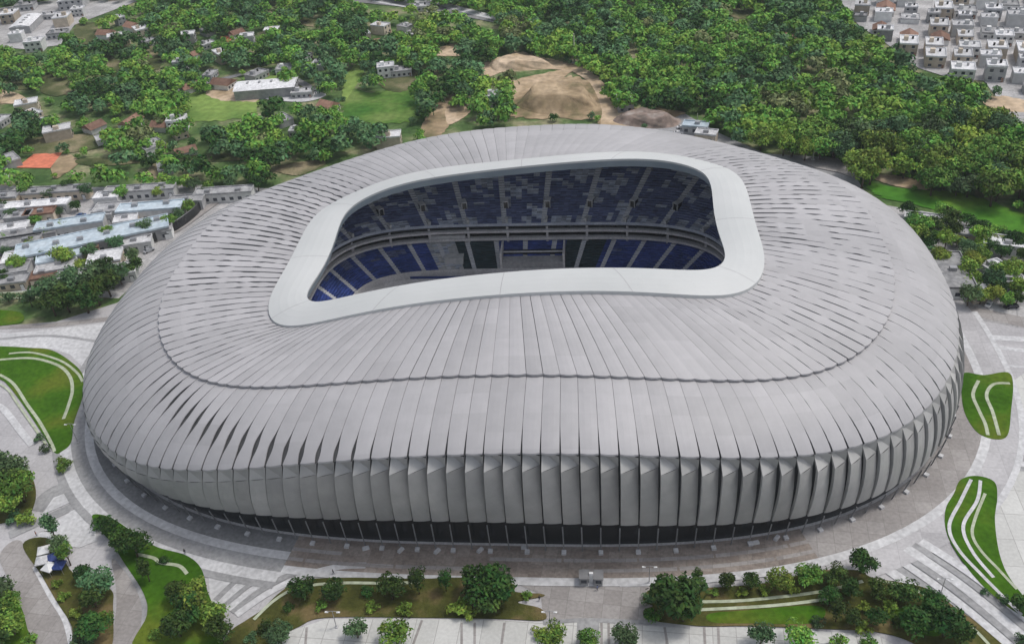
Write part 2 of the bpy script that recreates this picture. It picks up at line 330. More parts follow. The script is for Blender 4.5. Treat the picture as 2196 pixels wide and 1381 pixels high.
# ------------------------------------------------------------------ stadium curves
CK = {0: (59.997, 34.498, 5.346, 40.69, 8.135, -3.529, -3.022, 1.136, -.216, 5.109, .534),
      1: (70.278, 46.214, 4.051, 39.235, 6.912, -6.903, -2.118, .681, -.394, 5.352, 1.334),
      2: (97.491, 79.685, 2.716, 35.118, 5.439, -11.77, 4.516, 1.802, .315, 1.834, 2.362),
      3: (115.276, 96.646, 2.594, 23.46, 13.402, -9.683, 9.2, -2.921, .331, 5.233, 3.527),
      5: (118.475, 94.15, 2.653, 7.481, -.069, -9.666, 7.157, -.699, -.282, -.564, 2.036),
      6: (119.175, 90.981, 2.689, 0, 0, -6.667, 5.061, -.131, .281, 0, 0)}
def contour(par, T):
    a, b, n, h, d, q, p, sx, sy, tx, d4 = par
    c, s = np.cos(T), np.sin(T)
    x = a*np.sign(c)*np.abs(c)**(2/n); y = b*np.sign(s)*np.abs(s)**(2/n); u, v = x/a, y/b
    z = h+d*(v**2-u**2)/2+tx*u+d4*np.cos(4*T)
    return np.stack([x+p*np.sign(u)*(1-v**2)*np.abs(u)+sx, y+q*np.sign(v)*(1-u**2)*np.abs(v)+sy, z], 1)
NQ = 40; NP = NQ*4
def resample(par, n=NQ):
    out = []
    for k in range(4):
        T = np.linspace(k*np.pi/2, (k+1)*np.pi/2, 1200); P = contour(par, T)
        s = np.r_[0, np.cumsum(np.linalg.norm(np.diff(P[:, :2], axis=0), axis=1))]; s /= s[-1]
        q = np.linspace(0, 1, n, endpoint=False)
        out.append(np.stack([np.interp(q, s, P[:, j]) for j in range(3)], 1))
    return np.concatenate(out)
RS = {k: resample(CK[k]) for k in CK}
def smooth_ring(A, it):
    for _ in range(it): A = (np.roll(A, 1, 0)+2*A+np.roll(A, -1, 0))/4
    return A
D3 = contour(CK[3], np.linspace(0, 2*np.pi, 4000)); D6 = contour(CK[6], np.linspace(0, 2*np.pi, 4000))
def snap(D, A): return np.array([D[np.argmin(((D[:, :2]-a[:2])**2).sum(1))] for a in A])
RK = RS[5].copy(); hh_ = np.interp(RS[5][:, 1], [-95, -20], [1, 0])*np.interp(RS[5][:, 0], [-118, -70, 22, 60], [.4, 1, 1, .3])
RK[:, 0] += hh_*(22-RS[5][:, 0])/272*.82*np.interp(np.abs(RS[5][:, 0]), [0, 120], [23, 11])      # the ribs rake slightly round the bowl
RS[3] = snap(D3, RK); RS[6] = snap(D6, RS[5])
D2 = contour(CK[2], np.linspace(0, 2*np.pi, 4000)); RS[2] = snap(D2, RS[2]*.5+snap(D2, RS[3])*.5)
for k in RS: RS[k] = smooth_ring(RS[k], 2)
def outw(A):
    d = np.roll(A, -1, 0)-np.roll(A, 1, 0); n = np.stack([d[:, 1], -d[:, 0], 0*d[:, 0]], 1); return n/np.linalg.norm(n, axis=1)[:, None]
ON = {k: smooth_ring(outw(RS[k]), 2) for k in RS}
Z = np.array([0, 0, 1.])
def prof_upper(i, v):
    a = RS[1][i]+ON[1][i]*-.8-Z*1.1; b = RS[2][i]+Z*.2+ON[2][i]*.2
    return a*(1-v)+b*v+Z*1.6*4*v*(1-v)*.5
def prof_lower(i, v):
    a = RS[2][i]-ON[2][i]*1.1-Z*.38; b = RS[3][i]+ON[3][i]*.1
    D = b-a; D2 = np.array([D[0], D[1], 0]); H = a[2]-b[2]
    c1 = a+D2*.42-Z*H*.13; c2 = b-D2*.17+Z*H*.42
    return a*(1-v)**3+3*c1*v*(1-v)**2+3*c2*v*v*(1-v)+b*v**3
def prof_fac(i, v):
    a = RS[3][i]-ON[3][i]*.3-Z*.2; b = RS[5][i]-ON[5][i]*.5+Z*.7
    return a*(1-v)+b*v+ON[5][i]*1.3*math.sin(math.pi*min(v*.9+.05, 1))
stad = empty('stadium', (0, 0, 0))
tag(stad, 'huge oval football stadium clad in ribbed grey metal panels with a white framed roof opening', 'stadium')
def hsh(i, k=0):
    return (math.sin(i*127.1+k*311.7)*43758.5453) % 1
def strip(b, i, prof, vs, gfun, thick, saw, col, lift=None, scal=0.0, mi=0):
    """one clad panel between rib i and i+1: top surface with narrow side returns"""
    j = (i+1) % NP; NU = 3; rows = []
    for a, v in enumerate(vs):
        L = prof(i, v); Rr = prof(j, v); W = np.linalg.norm(Rr-L)+1e-6
        g = min(gfun(i, v), W*.42); ul, ur = .5*g/W, 1-.5*g/W
        if lift is None: n = Z
        else: n = lift(i)
        row = []
        for k in range(NU+1):
            u = ul+(ur-ul)*k/NU
            p = L*(1-u)+Rr*u
            if scal and a == len(vs)-1:
                e = abs(2*u-1)**3; q0 = prof(i, vs[-2])*(1-u)+prof(j, vs[-2])*u; p = p*(1-scal*e)+q0*scal*e
            p = p+n*(thick+saw*u+.10*math.sin(math.pi*u)*min(W, 3)/3)
            row.append(p)
        rows.append((row[0]-n*(thick+.05), row, row[-1]-n*(thick+saw+.05)))
    V = []; n_ = NU+3
    for l, row, r in rows: V += [l]+row+[r]
    end = [rows[-1][1][k]-(n if lift is not None else Z)*(thick+.05)*0 - Z*.5 for k in range(NU+1)]
    nv = len(rows)
    for a0 in range(0, nv-1, 6):          # sheets of a panel differ a little in tone
        a1 = min(a0+6, nv-1); b.add(V[a0*n_:(a1+1)*n_], [(a*n_+k, a*n_+k+1, (a+1)*n_+k+1, (a+1)*n_+k) for a in range(a1-a0) for k in range(n_-1)], mi, col+.35*(hsh(i//2, a0+90)-.5))
    b.add([rows[-1][1][k] for k in range(NU+1)]+end, [(k, k+1, NU+1+k+1, NU+1+k) for k in range(NU)], mi, col)
def under(b, prof, vs, drop, lift=None, m=0):
    V = []; n = len(vs)
    for i in range(NP):
        for v in vs: V.append(prof(i, v)-(Z if lift is None else lift(i))*drop)
    b.add(V, [(i*n+k, ((i+1) % NP)*n+k, ((i+1) % NP)*n+k+1, i*n+k+1) for i in range(NP) for k in range(n-1)], m)
def endness(i):
    p = RS[2][i]; return min(max((abs(p[0])/95-.62)/.25, 0), 1)
def g_upper(i, v):
    e = endness(i); k = math.floor(v*15+hsh(i)*3)
    r = hsh(i, k+5)
    d = .62 if r > .45 else .03
    far = (.10+.10*hsh(i, 3)) if hsh(i, 77) > .4 else .05
    if RS[2][i][1] > 0: far *= .6
    return (1-e)*far+e*d*(1.25 if RS[2][i][1] > -20 else .7)
def g_lower(i, v):
    p = RS[3][i]; e = endness(i); k = math.floor(v*9+hsh(i)*3)
    r = hsh(i, k+9); g = (1-e)*.08+e*(.34 if r > .55 else .04)
    if p[1] < 0 and -108 < p[0] < -25:                      # the big louvre slits on the left shoulder
        t = (p[0]+108)/83; vc = .12+.75*min(t*1.25, 1); wgt = math.sin(math.pi*min(max(t, 0), 1))**.6
        g += 1.3*wgt*math.exp(-((v-vc)/.14)**2)
    if p[1] < 0 and v > .6: g += .34*(v-.6)/.4*(.5+hsh(i, 4))
    return g
def dashy(i): return .0
vu = [k/30 for k in range(31)]; vl = [k/26 for k in range(27)]
b = MB()
for i in range(NP): strip(b, i, prof_upper, vu, g_upper, .15, .06, .3+.4*hsh(i, 21), scal=.4)
b.obj('upper_roof', M['roof'], stad)
b = MB()
for i in range(NP): strip(b, i, prof_lower, vl, g_lower, .16, .07, .35+.4*hsh(i, 22), scal=.5, lift=lambda i: (Z*.8+ON[3][i]*.6))
b.obj('lower_roof', M['roof'], stad)
b = MB(); under(b, prof_upper, [0, .25, .5, .75, .97], .15)
b.obj('roof_joint', M['gap'], stad)
b = MB(); under(b, prof_lower, [k/12 for k in range(13)], .3, lift=lambda i: (Z*.8+ON[3][i]*.6))
V = []
for i in range(NP): V += [prof_upper(i, .97)-Z*.1, prof_lower(i, .0)+Z*.05]
b.add(V, [(2*i, 2*((i+1) % NP), 2*((i+1) % NP)+1, 2*i+1) for i in range(NP)], 1)
b.obj('roof_seam', [M['gap'], M['gapgrey']], stad)
b = MB(); under(b, prof_fac, [k/8 for k in range(9)], .75, lift=lambda i: ON[5][i])
V = []
for i in range(NP): V += [prof_lower(i, .97)-Z*.5, prof_fac(i, 0)-ON[5][i]*.75]
b.add(V, [(2*i, 2*((i+1) % NP), 2*((i+1) % NP)+1, 2*i+1) for i in range(NP)])
b.obj('facade_backing', M['gap'], stad)
# facade panels with the folded triangular top
def facade_panel(b, i):
    j = (i+1) % NP; n = ON[5][i]; H = RS[3][i][2]-RS[5][i][2]
    t1 = min(3.6/H, .3); vs = [0, t1*.5, t1, t1+.12, .45, .6, .75, .88, 1]
    near = 1.0
    g = .26+.22*hsh(i, 31)
    def pt(u, v, off):
        L = prof_fac(i, v); R2 = prof_fac(j, v); W = np.linalg.norm(R2-L); a = g/W/2; uu = a+(1-2*a)*u
        return L*(1-uu)+R2*uu+n*off
    rl = 1  # direction of u: increasing angle is to the right on the near side
    x_ = RS[5][i][0]; fo = min(max((x_+55)/34, .04), 1)*min(max((104-x_)/38, .30), 1)
    TL, TR = pt(0, 0, -.9*fo), pt(1, 0, .7*fo); BL, BR = pt(0, t1, .2+1.7*fo), pt(1, t1, -.45*fo)
    c = .4+.3*hsh(i, 41)
    b.add([TL, BL, BR], [(0, 2, 1)], 0, c+.25); b.add([TL, BR, TR], [(0, 2, 1)][:0]+[(0, 1, 2)], 0, c-.25)  # upward facet tinted lighter, overhanging one darker: fold shading put into the tint
    rows = []
    for v in vs[2:]:
        o0 = (.2+1.7*fo)*(1-(v-t1)/(1-t1))+.3*(v-t1)/(1-t1); o1 = -.45*fo*(1-(v-t1)/(1-t1)); hh = .0
        rows.append([pt(k/3, v, o0*(1-k/3)+o1*(k/3)+.18*math.sin(math.pi*k/3)) for k in range(4)])
    V = []
    for r in rows: V += [r[0]-n*(1.0), *r, r[-1]-n*.8]
    nn = 6
    for a in range(len(rows)-1):
        b.add([V[a*nn+k] for k in range(nn)]+[V[(a+1)*nn+k] for k in range(nn)], [(k, k+1, nn+k+1, nn+k) for k in range(nn-1)], 0, c+.12*(hsh(i, a+50)-.5))
    b.add([TL, BL, BL-n*1.0, TL-n*.4], [(0, 1, 2, 3)], 0, c); b.add([TR, BR, BR-n*.8, TR-n*1.4], [(0, 1, 2, 3)], 0, c)
    e = rows[-1]; b.add([*e]+[q-n*.9 for q in e], [(k, k+1, 5+k, 4+k) for k in range(3)], 0, c)
vis = sorted(range(NP), key=lambda i: ((RS[5][i]-CP)@ON[5][i]))[:98]     # the panels that face the camera side
vset = set(vis); rest = MB()
for i in range(NP):
    if i in vset:
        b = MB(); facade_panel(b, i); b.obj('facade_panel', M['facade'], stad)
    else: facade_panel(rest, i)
o = rest.obj('facade_panels', M['facade'], stad); o['kind'] = 'stuff'
# recess below the panels: dark glazed wall, mullions, feet
b = MB(); V = []
for i in range(NP): V += [RS[6][i]-ON[6][i]*1.8, RS[5][i]-ON[5][i]*1.6+Z*1.2]
b.add(V, [(2*i, 2*((i+1) % NP), 2*((i+1) % NP)+1, 2*i+1) for i in range(NP)])
b.obj('glazed_base_wall', M['dark'], stad)
fc = MB(); ft = MB(); fl = MB()
for i in range(NP):
    p = RS[6][i]+ON[6][i]*.25; q = RS[5][i]+ON[5][i]*.35+Z*.1
    if i in vset:
        q1 = MB(); q1.tube([p, q], [.16, .16], 6); q1.obj('base_column', M['gapgrey'], stad)
    else: fc.tube([p, q], [.16, .16], 6)
    if i % 2 == 0:
        a = math.atan2(ON[6][i][1], ON[6][i][0]); q1 = MB(); q1.box(-.5, .6, -.55, .55, 0, .8, at=p+ON[6][i]*.7, rz=a); q1.obj('concrete_footing', M['light'], stad)
fc.obj('base_columns', M['gapgrey'], stad)['kind'] = 'stuff'
# white ring round the opening
NR_ = 240; R0c = smooth_ring(resample(CK[0], 60), 1); R1c = smooth_ring(resample(CK[1], 60), 1)
def ringmesh(rows, mats, name, mi=None):
    b = MB(); n = len(rows); m_ = len(rows[0])
    V = [p for r in rows for p in r]
    for a in range(n-1):
        b.add([*rows[a], *rows[a+1]], [(k, (k+1) % m_, m_+(k+1) % m_, m_+k) for k in range(m_)], mi[a] if mi else 0)
    return b.obj(name, mats, stad)
n0 = outw(R0c)
rows = [R0c*(1-t)+R1c*t+Z*(.55*math.sin(math.pi*t)) for t in (0, .02, .15, .3, .5, .7, .85, .98, 1)]+[R1c-Z*1.3]
ringmesh(rows, [M['ring']], 'roof_ring', None)
ringmesh([R0c, R0c-Z*.7+n0*.1, R0c-Z*3.0+n0*.8, R0c-Z*3.2+n0*3.5], [M['ring'], M['fascia']], 'inner_fascia', [0, 1, 1])
b = MB()
for i in range(0, 240, 20):
    A, B = R0c[i], R1c[i]; d = (B-A); l = np.linalg.norm(d); d = d/l; s = np.cross(d, Z); s /= np.linalg.norm(s)
    P = [A*(1-t)+B*t+Z*(.55*math.sin(math.pi*t)+.012) for t in np.linspace(.01, .99, 8)]
    V = [p+s*.09 for p in P]+[p-s*.09 for p in P]; b = MB(); b.add(V, [(k, k+1, 8+k+1, 8+k) for k in range(7)]); b.obj('ring_joint', M['roof'], stad)
# soffit under the roof
V = []; b = MB()
def so_pts(i):
    return [R1c[i*240//NP]*.5+R0c[i*240//NP]*.5-Z*3.4, RS[1][i]-Z*3.6, RS[2][i]-Z*3.2, RS[3][i]-ON[3][i]*3-Z*1.5, RS[5][i]-ON[5][i]*3+Z*6]
for i in range(NP): V += so_pts(i)
b.add(V, [(i*5+k, ((i+1) % NP)*5+k, ((i+1) % NP)*5+k+1, i*5+k+1) for i in range(NP) for k in range(4)])
b.obj('soffit', M['soffit'], stad)
b = MB()
for i in range(0, NP, 4):
    p = so_pts(i); b = MB(); b.tube([p[0]-Z*.2, p[1]-Z*.9, p[2]-Z*1.0], [.28, .3, .3], 6); b.obj('roof_truss', M['metal'], stad)
# ------------------------------------------------------------------ stands
def loop(a, b_, n, z, N=200, ze=0.0):
    T = np.linspace(0, 2*np.pi, 4001); c, s = np.cos(T), np.sin(T)
    x = a*np.sign(c)*np.abs(c)**(2/n); y = b_*np.sign(s)*np.abs(s)**(2/n)
    L = np.r_[0, np.cumsum(np.hypot(np.diff(x), np.diff(y)))]; L /= L[-1]; q = np.linspace(0, 1, N, endpoint=False)
    X = np.interp(q, L, x); Y = np.interp(q, L, y)
    return np.stack([X, Y, z+0*X-ze*(X/a)**2], 1)
NS = 240
def blend(A, B, t): return A*(1-t)+B*t
def stand(name, A, B, nrows, colorer, aisle_every, blockname):
    """stepped tier from loop A to loop B; one part per seat block between aisles"""
    aisl = {}; blocks = {}
    for r in range(nrows):
        P = blend(A, B, r/nrows); Q = blend(A, B, (r+1)/nrows)
        for i in range(NS):
            j = (i+1) % NS; z0, z1 = P[i][2], Q[i][2]
            a0, a1 = P[i].copy(), P[j].copy(); b0, b1 = Q[i].copy(), Q[j].copy()
            zt0, zt1 = b0[2], b1[2]
            f0, f1 = a0.copy(), a1.copy(); f0[2] = zt0; f1[2] = zt1
            isa = i % aisle_every == 0
            if isa:
                m_ = (a0+a1)/2; 
                aisl.setdefault(i, MB()).add([a0, a1, f1, f0, b1, b0], [(0, 1, 2, 3), (3, 2, 4, 5)])
            else:
                blk = i//aisle_every; bb = blocks.setdefault(blk, MB()); mi = colorer(i, r/nrows, blk)
                up = Z*.28
                bb.add([a0, a1, f1, f0, b1, b0], [(0, 1, 2, 3), (3, 2, 4, 5)], mi, hsh(i, r))
                # seat backs as a raised lip
                s0, s1 = blend(f0, b0, .55)+Z*.4, blend(f1, b1, .55)+Z*.4; t0, t1 = blend(f0, b0, .55), blend(f1, b1, .55)
                bb.add([t0, t1, s1, s0], [(0, 1, 2, 3)], mi, hsh(i+3, r)); bb.add([s0, s1, blend(f1, b1, .8), blend(f0, b0, .8)], [(0, 1, 2, 3)], mi, hsh(i+5, r))
    mats = [M['seatn'], M['seatb'], M['seatg'], M['seatt'], M['pale_box']]
    for k in blocks: blocks[k].obj(blockname, mats, stad)
    for k in aisl: aisl[k].obj('aisle', M['aisle'], stad)
LA, LB = loop(59.5, 38.5, 4.6, 1.8, NS), loop(69.5, 48, 4.2, 8.3, NS)
def col_low(i, t, blk):
    x = LA[i][0]
    if LA[i][1] > 0:
        if -36 < x < -30 or -30 <= x < -21: return 1 if x < -29.5 else (4 if (hsh(i, int(t*10)) > .45) else 2)
        if -21 <= x < -8 or 13 < x < 24: return 3
    if t > .6 and hsh(i//2, int(t*6)) > .9: return 0
    return 1
def col_up(i, t, blk):
    x = UA[i][0]; y = UA[i][1]
    n = math.sin(x*.21+t*5)+math.sin(x*.47-t*9+1.3)+.8*math.sin(x*1.1+t*21)
    if t > .5 and -35 < x < 48 and n > .55: return 2
    if n > 1.25 or hsh(i//2, int(t*22)) > .965: return 2
    if t < .12 and hsh(i, 8) > .5: return 2
    return 0
UA, UB = loop(68, 46.3, 4.2, 15.8, NS), loop(88, 66, 3.6, 28.8, NS, 1.5)
UA[:, 2] -= .0
stand('lower_tier', LA, LB, 13, col_low, 6, 'lower_seat_block')
stand('upper_tier', UA, UB, 24, col_up, 8, 'upper_seat_block')
def band(rows, m, name):
    b = MB()
    for A, B in zip(rows[:-1], rows[1:]): b.add([*A, *B], [(k, (k+1) % NS, NS+(k+1) % NS, NS+k) for k in range(NS)])
    return b.obj(name, m, stad)
def zz(A, z, s=0): 
    B = A.copy(); B[:, 2] += z; return B
band([loop(59.3, 38.3, 4.6, 0, NS), loop(59.3, 38.3, 4.6, 2.9, NS), loop(59.5, 38.5, 4.6, 2.9, NS)], M['conc'], 'pitch_wall')
band([LB, loop(69.6, 48.1, 4.2, 8.9, NS), loop(68.4, 47.0, 4.2, 9.2, NS), loop(68.4, 47.0, 4.2, 10.0, NS), loop(70, 48.8, 4.2, 10.0, NS)], M['conc'], 'suite_ledge')
band([loop(71.5, 50.5, 4.2, 9.2, NS), loop(71.5, 50.5, 4.2, 12.7, NS)], M['dark'], 'suite_glass')
band([loop(71.5, 50.0, 4.2, 12.4, NS), loop(67.8, 46.6, 4.2, 12.4, NS), loop(67.8, 46.6, 4.2, 13.2, NS), loop(69.5, 48.2, 4.2, 13.2, NS)], M['conc'], 'upper_ledge')
band([loop(69.4, 48.1, 4.2, 13.0, NS), loop(68.6, 47.2, 4.2, 15.3, NS)], M['dark'], 'upper_suite_glass')
band([loop(68.6, 47.3, 4.2, 15.2, NS), loop(67.6, 45.9, 4.2, 15.5, NS), loop(67.7, 46.0, 4.2, 16.5, NS), UA], M['seatg'], 'upper_parapet')
b0 = zz(UB, 0); b1 = UB*np.array([1.0, 1.0, 1])+np.array([0, 0, 2.2])
band([b0, b1], M['soffit'], 'rear_wall')
# vomitories, press box, columns, boards
for i in range(4, NS, 8):
    k = i+4; t = .30; P = blend(UA, UB, t)[k % NS]; d = (UB-UA)[k % NS]; d[2] = 0; d /= np.linalg.norm(d); a = math.atan2(d[1], d[0])
    vm = MB(); vm.box(-1.2, 1.6, -.7, .7, .0, 2.4, at=P, rz=a); vo = vm.obj('vomitory', M['dark'], stad)
    vf = MB(); vf.box(-1.25, -1.0, -1.0, -.75, 0, 2.45, at=P, rz=a); vf.obj('frame', M['pale_box'], vo)
    vf = MB(); vf.box(-1.25, -1.0, .75, 1.0, 0, 2.45, at=P, rz=a); vf.obj('frame', M['pale_box'], vo)
    vf = MB(); vf.box(-1.35, 1.7, -1.0, 1.0, 2.453, 2.7, at=P, rz=a); vf.obj('lintel', M['aisle'], vo)
    P2 = blend(UA, UB, .02)[k % NS]; vf = MB(); vf.box(-.3, 2.6, -.45, .45, .1, 1.7, at=P2, rz=a); vf.obj('stair_head', M['pale_box'], stad)
for i in range(0, NS, 8):
    P = blend(UA, UB, .9)[i]
    top = 33.0 if abs(P[0]) < 55 else 29.5
    cc = MB(); cc.tube([P, (P[0], P[1], max(top, P[2]+1.5))], [.35, .3], 8); cc.obj('rear_column', M['gapgrey'], stad)
    P = LB[i]; st = MB(); st.box(-.4, .4, -.4, .4, -1, 7.2, at=P+np.array([0, 0, 0]), rz=0); st.obj('suite_column', M['conc'], stad)
b = MB()   # recessed players' tunnel and bench block on the far side
b.box(-8.5, 12.5, 38.6, 45.0, 1.2, 5.2, 0); b.box(-8.5, 12.5, 43.4, 48.6, 5.2, 6.6, 1); b.box(-9.2, -8.5, 38.4, 48, 1, 8.6, 2); b.box(12.5, 13.2, 38.4, 48, 1, 8.6, 2)
b.box(-8.4, 12.4, 43.0, 43.3, 6.6, 7.0, 3)
b.obj('tunnel_block', [M['midgray'], M['dark'], M['conc'], M['light']], stad)
b = MB(); b.box(-29, -22.5, 40.5, 46.5, 3.0, 6.0, 0); b.box(-28.5, -23, 39.8, 40.4, 2.5, 3.6, 1); b.box(-35, -22, 47.2, 48.0, 9.4, 11.3, 0)
b.obj('press_platform', [M['pale_box'], M['seatg']], stad)
b = MB(); b.add([(-53, -35, .1), (53, -35, .1), (53, 35, .1), (-53, 35, .1)], [(0, 1, 2, 3)])
b.obj('pitch', M['grass'], stad)
b = MB()
for k in range(4): b.box(-50+0, 50, -.25, .25, 1.0, 1.9, at=(0, 0, 0)) if False else None
bb = MB(); bb.box(-46, 46, 36.6, 36.75, .1, 1.1); bb.obj('advertising_board', M['blue'], stad)
BASEFLOOR = [(p[0], p[1]) for p in RS[6]]
sheet_w('concourse_floor', BASEFLOOR, M['conc'], .06)
# ------------------------------------------------------------------ paving rings round the stadium
def ringband(name, d0, d1, m, z, f=lambda i: True, broken=0):
    z = uz(z); b = MB(); n = NP
    for i in range(n):
        if not f(i): continue
        j = (i+1) % n
        if broken and hsh(i//broken, 3) < .35: continue
        A, B = RS[6][i]+ON[6][i]*d0, RS[6][j]+ON[6][j]*d0; C_, D_ = RS[6][i]+ON[6][i]*d1, RS[6][j]+ON[6][j]*d1
        e = .12 if broken and (i % broken == broken-1) else 0
        B = B*(1-e)+A*e; D_ = D_*(1-e)+C_*e
        b.add([(*A[:2], z), (*C_[:2], z), (*D_[:2], z), (*B[:2], z)], [(0, 1, 2, 3)])
    return tag(b.obj(name, m), kind='structure')
LF = lambda i: RS[6][i][0] < -52 and RS[6][i][1] < 40
ringband('perimeter_pavement', -1, 8.3, M['brown'], .10, lambda i: RS[6][i][1] < 25 and not LF(i) and RS[6][i][0] < 72)
ringband('perimeter_pavement', -1, 8.3, M['taupe'], .10, lambda i: RS[6][i][1] < 25 and RS[6][i][0] >= 72)
ringband('perimeter_pavement', -1, 4.2, M['asphalt'], .10, LF)
ringband('pavement_edge', 4.2, 6.6, M['road'], .12, LF)
ringband('ring_road', 6.6, 10.4, M['midgray'], .09, LF)
ringband('paving_strip', 2.6, 3.7, M['taupe'], .125, lambda i: RS[6][i][1] < -40 and not LF(i), 4)
ringband('paving_strip', 5.6, 6.7, M['taupe'], .125, lambda i: RS[6][i][1] < -40 and not LF(i), 5)
ringband('pavement_edge', 8.3, 10.6, M['road'], .125, lambda i: RS[6][i][1] < 30 and not LF(i))
ringband('road_kerb', 10.4, 13.4, M['light'], .13, LF)
ringband('ring_road', 10.6, 17.0, M['plaza'], .085, lambda i: RS[6][i][1] < 40 and RS[6][i][0] > 60)
ringband('paving_strip', 13.4, 15.4, M['midgray'], .11, lambda i: LF(i) and RS[6][i][1] < 0)
ringband('road_kerb', 17.0, 18.6, M['light'], .125, lambda i: -60 < RS[6][i][1] < 10 and RS[6][i][0] > 60)
ringband('service_road', -2, 8, M['midgray'], .09, lambda i: RS[6][i][1] >= 25)
# ------------------------------------------------------------------ lawns and beds
def lawn(name, P, m='grass', z=.16): return sheet(name, P, M[m], z, .14)
lawn('lawn', [(-100, 745), (0, 744), (60, 747), (110, 752), (150, 775), (178, 805), (178, 850), (160, 905), (153, 950), (135, 968), (118, 972), (92, 932), (52, 872), (20, 830), (-5, 812), (-100, 780)])
lawn('lawn', [(2064, 803), (2110, 806), (2160, 800), (2172, 825), (2168, 880), (2160, 935), (2130, 943), (2095, 928), (2070, 890), (2062, 850)])
lawn('garden_bed', [(560, 1310), (600, 1272), (645, 1246), (720, 1240), (800, 1240), (900, 1242), (1000, 1240), (1098, 1252), (1106, 1270), (1158, 1274), (1164, 1280), (1110, 1292), (1160, 1306), (1166, 1330), (1080, 1328), (900, 1325), (700, 1325), (640, 1345), (590, 1375), (560, 1420), (470, 1420), (490, 1360), (530, 1330)], 'dry')
lawn('garden_bed', [(1385, 1272), (1412, 1262), (1500, 1262), (1600, 1256), (1680, 1245), (1740, 1226), (1840, 1224), (1872, 1240), (1985, 1262), (2050, 1305), (2110, 1350), (2170, 1420), (2000, 1420), (1960, 1381), (1880, 1356), (1740, 1348), (1600, 1343), (1500, 1343), (1395, 1330), (1380, 1310), (1400, 1300), (1380, 1290)], 'dry')
lawn('lawn', [(1520, 1318), (1600, 1310), (1740, 1300), (1770, 1315), (1740, 1338), (1620, 1338), (1530, 1336)], 'grass', .20)
lawn('lawn', [(1900, 1315), (1960, 1305), (2020, 1330), (2010, 1365), (1940, 1350)], 'grass', .20)
lawn('lawn', [(2060, 1030), (2095, 1022), (2132, 1035), (2138, 1070), (2133, 1120), (2146, 1200), (2180, 1262), (2260, 1350), (2210, 1330), (2165, 1305), (2110, 1260), (2060, 1200), (2030, 1145), (2027, 1095), (2045, 1060)])
lawn('lawn', [(200, 1105), (240, 1112), (300, 1152), (340, 1175), (400, 1192), (432, 1220), (446, 1270), (456, 1300), (470, 1400), (290, 1400), (316, 1320), (308, 1272), (262, 1200), (240, 1165), (208, 1130)])
lawn('garden_bed', [(50, 1168), (110, 1158), (160, 1232), (235, 1262), (243, 1300), (235, 1400), (160, 1400), (155, 1345), (122, 1290), (90, 1235)], 'dry')
lawn('garden_bed', [(-60, 990), (10, 990), (60, 1010), (78, 1060), (60, 1110), (20, 1120), (-60, 1120)], 'dry')
lawn('garden_bed', [(-60, 1250), (10, 1255), (45, 1300), (60, 1350), (75, 1400), (-60, 1400)], 'grass')
lawn('lawn', [(-60, 664), (0, 666), (45, 672), (48, 692), (0, 700), (-60, 705)])
def path(P, wd=.9, m='taupe', z=.19): ribbon('footpath', P, wd, M['path'] if m == 'p' else M[m], z)
M['path'] = mat('pale_gravel_path', (.36, .40, .28), (.46, .50, .38), .3, .9, fine=1)
path([(0, 773), (70, 770), (125, 785), (150, 808), (156, 838), (148, 870), (137, 900)], 1.0, 'p')
path([(20, 760), (70, 758), (130, 775), (165, 800), (178, 820)], .8, 'p')
path([(0, 805), (30, 825), (60, 870), (85, 905), (110, 950), (118, 970)], .9, 'p')
path([(0, 825), (20, 840), (40, 870), (100, 955)], .6, 'p')
path([(2098, 818), (2086, 848), (2098, 880), (2112, 910), (2118, 935)], .9, 'p')
path([(2165, 824), (2130, 826), (2115, 850), (2128, 885), (2142, 935)], .9, 'p')
path([(2082, 1030), (2060, 1075), (2035, 1130), (2055, 1180), (2110, 1240), (2190, 1320)], .8, 'light')
path([(2102, 1032), (2095, 1075), (2065, 1130), (2085, 1185), (2130, 1240)], .8, 'light')
path([(2112, 1060), (2090, 1115), (2085, 1150), (2105, 1185), (2140, 1222), (2180, 1265)], .7, 'p')
path([(295, 1190), (330, 1198), (345, 1208), (385, 1215), (402, 1232)], .9, 'p')
path([(545, 1330), (590, 1288), (640, 1262), (720, 1252), (830, 1252), (900, 1250)], .8, 'p')
path([(1505, 1292), (1580, 1290), (1650, 1284), (1760, 1270), (1850, 1248)], .8, 'p')
path([(1500, 1309), (1600, 1304), (1680, 1298), (1760, 1288), (1800, 1280)], .8, 'p')
path([(1880, 1246), (1960, 1266), (2040, 1312), (2100, 1362), (2150, 1420)], .7, 'p')
path([(0, 630), (60, 628), (95, 628)], 1.0, 'p'); path([(0, 643), (60, 640), (90, 642)], 1.0, 'p')
# ------------------------------------------------------------------ far fields, paths, motorway
zone('meadow', [(735, 225), (745, 190), (800, 200), (880, 190), (905, 250), (880, 262), (780, 265), (740, 250)], M['meadow'], .05)
zone('meadow', [(740, 165), (765, 140), (782, 150), (760, 190), (742, 215), (735, 200)], M['bright'], .06)
zone('sports_field', [(408, 200), (445, 200), (500, 215), (560, 215), (545, 240), (490, 258), (410, 262), (400, 240)], M['bright'], .06)
ribbon('footpath', [(386, 260), (390, 200), (400, 190), (470, 172), (580, 152), (640, 175), (680, 200)], 4.5, M['asphalt'], .05)
zone('sand_field', [(440, 200), (500, 180), (560, 195), (556, 218), (500, 218), (470, 216)], M['sand'], .08)
zone('sports_field', [(520, 170), (548, 163), (600, 165), (598, 190), (560, 192)], M['bright'], .09)
zone('car_park', [(545, 195), (600, 190), (660, 195), (700, 205), (650, 220), (560, 212)], M['light'], .08)
zone('sand_field', [(1018, 152), (1040, 135), (1090, 118), (1110, 112), (1165, 125), (1225, 140), (1220, 150), (1100, 150), (1050, 165)], M['sand'], .06)
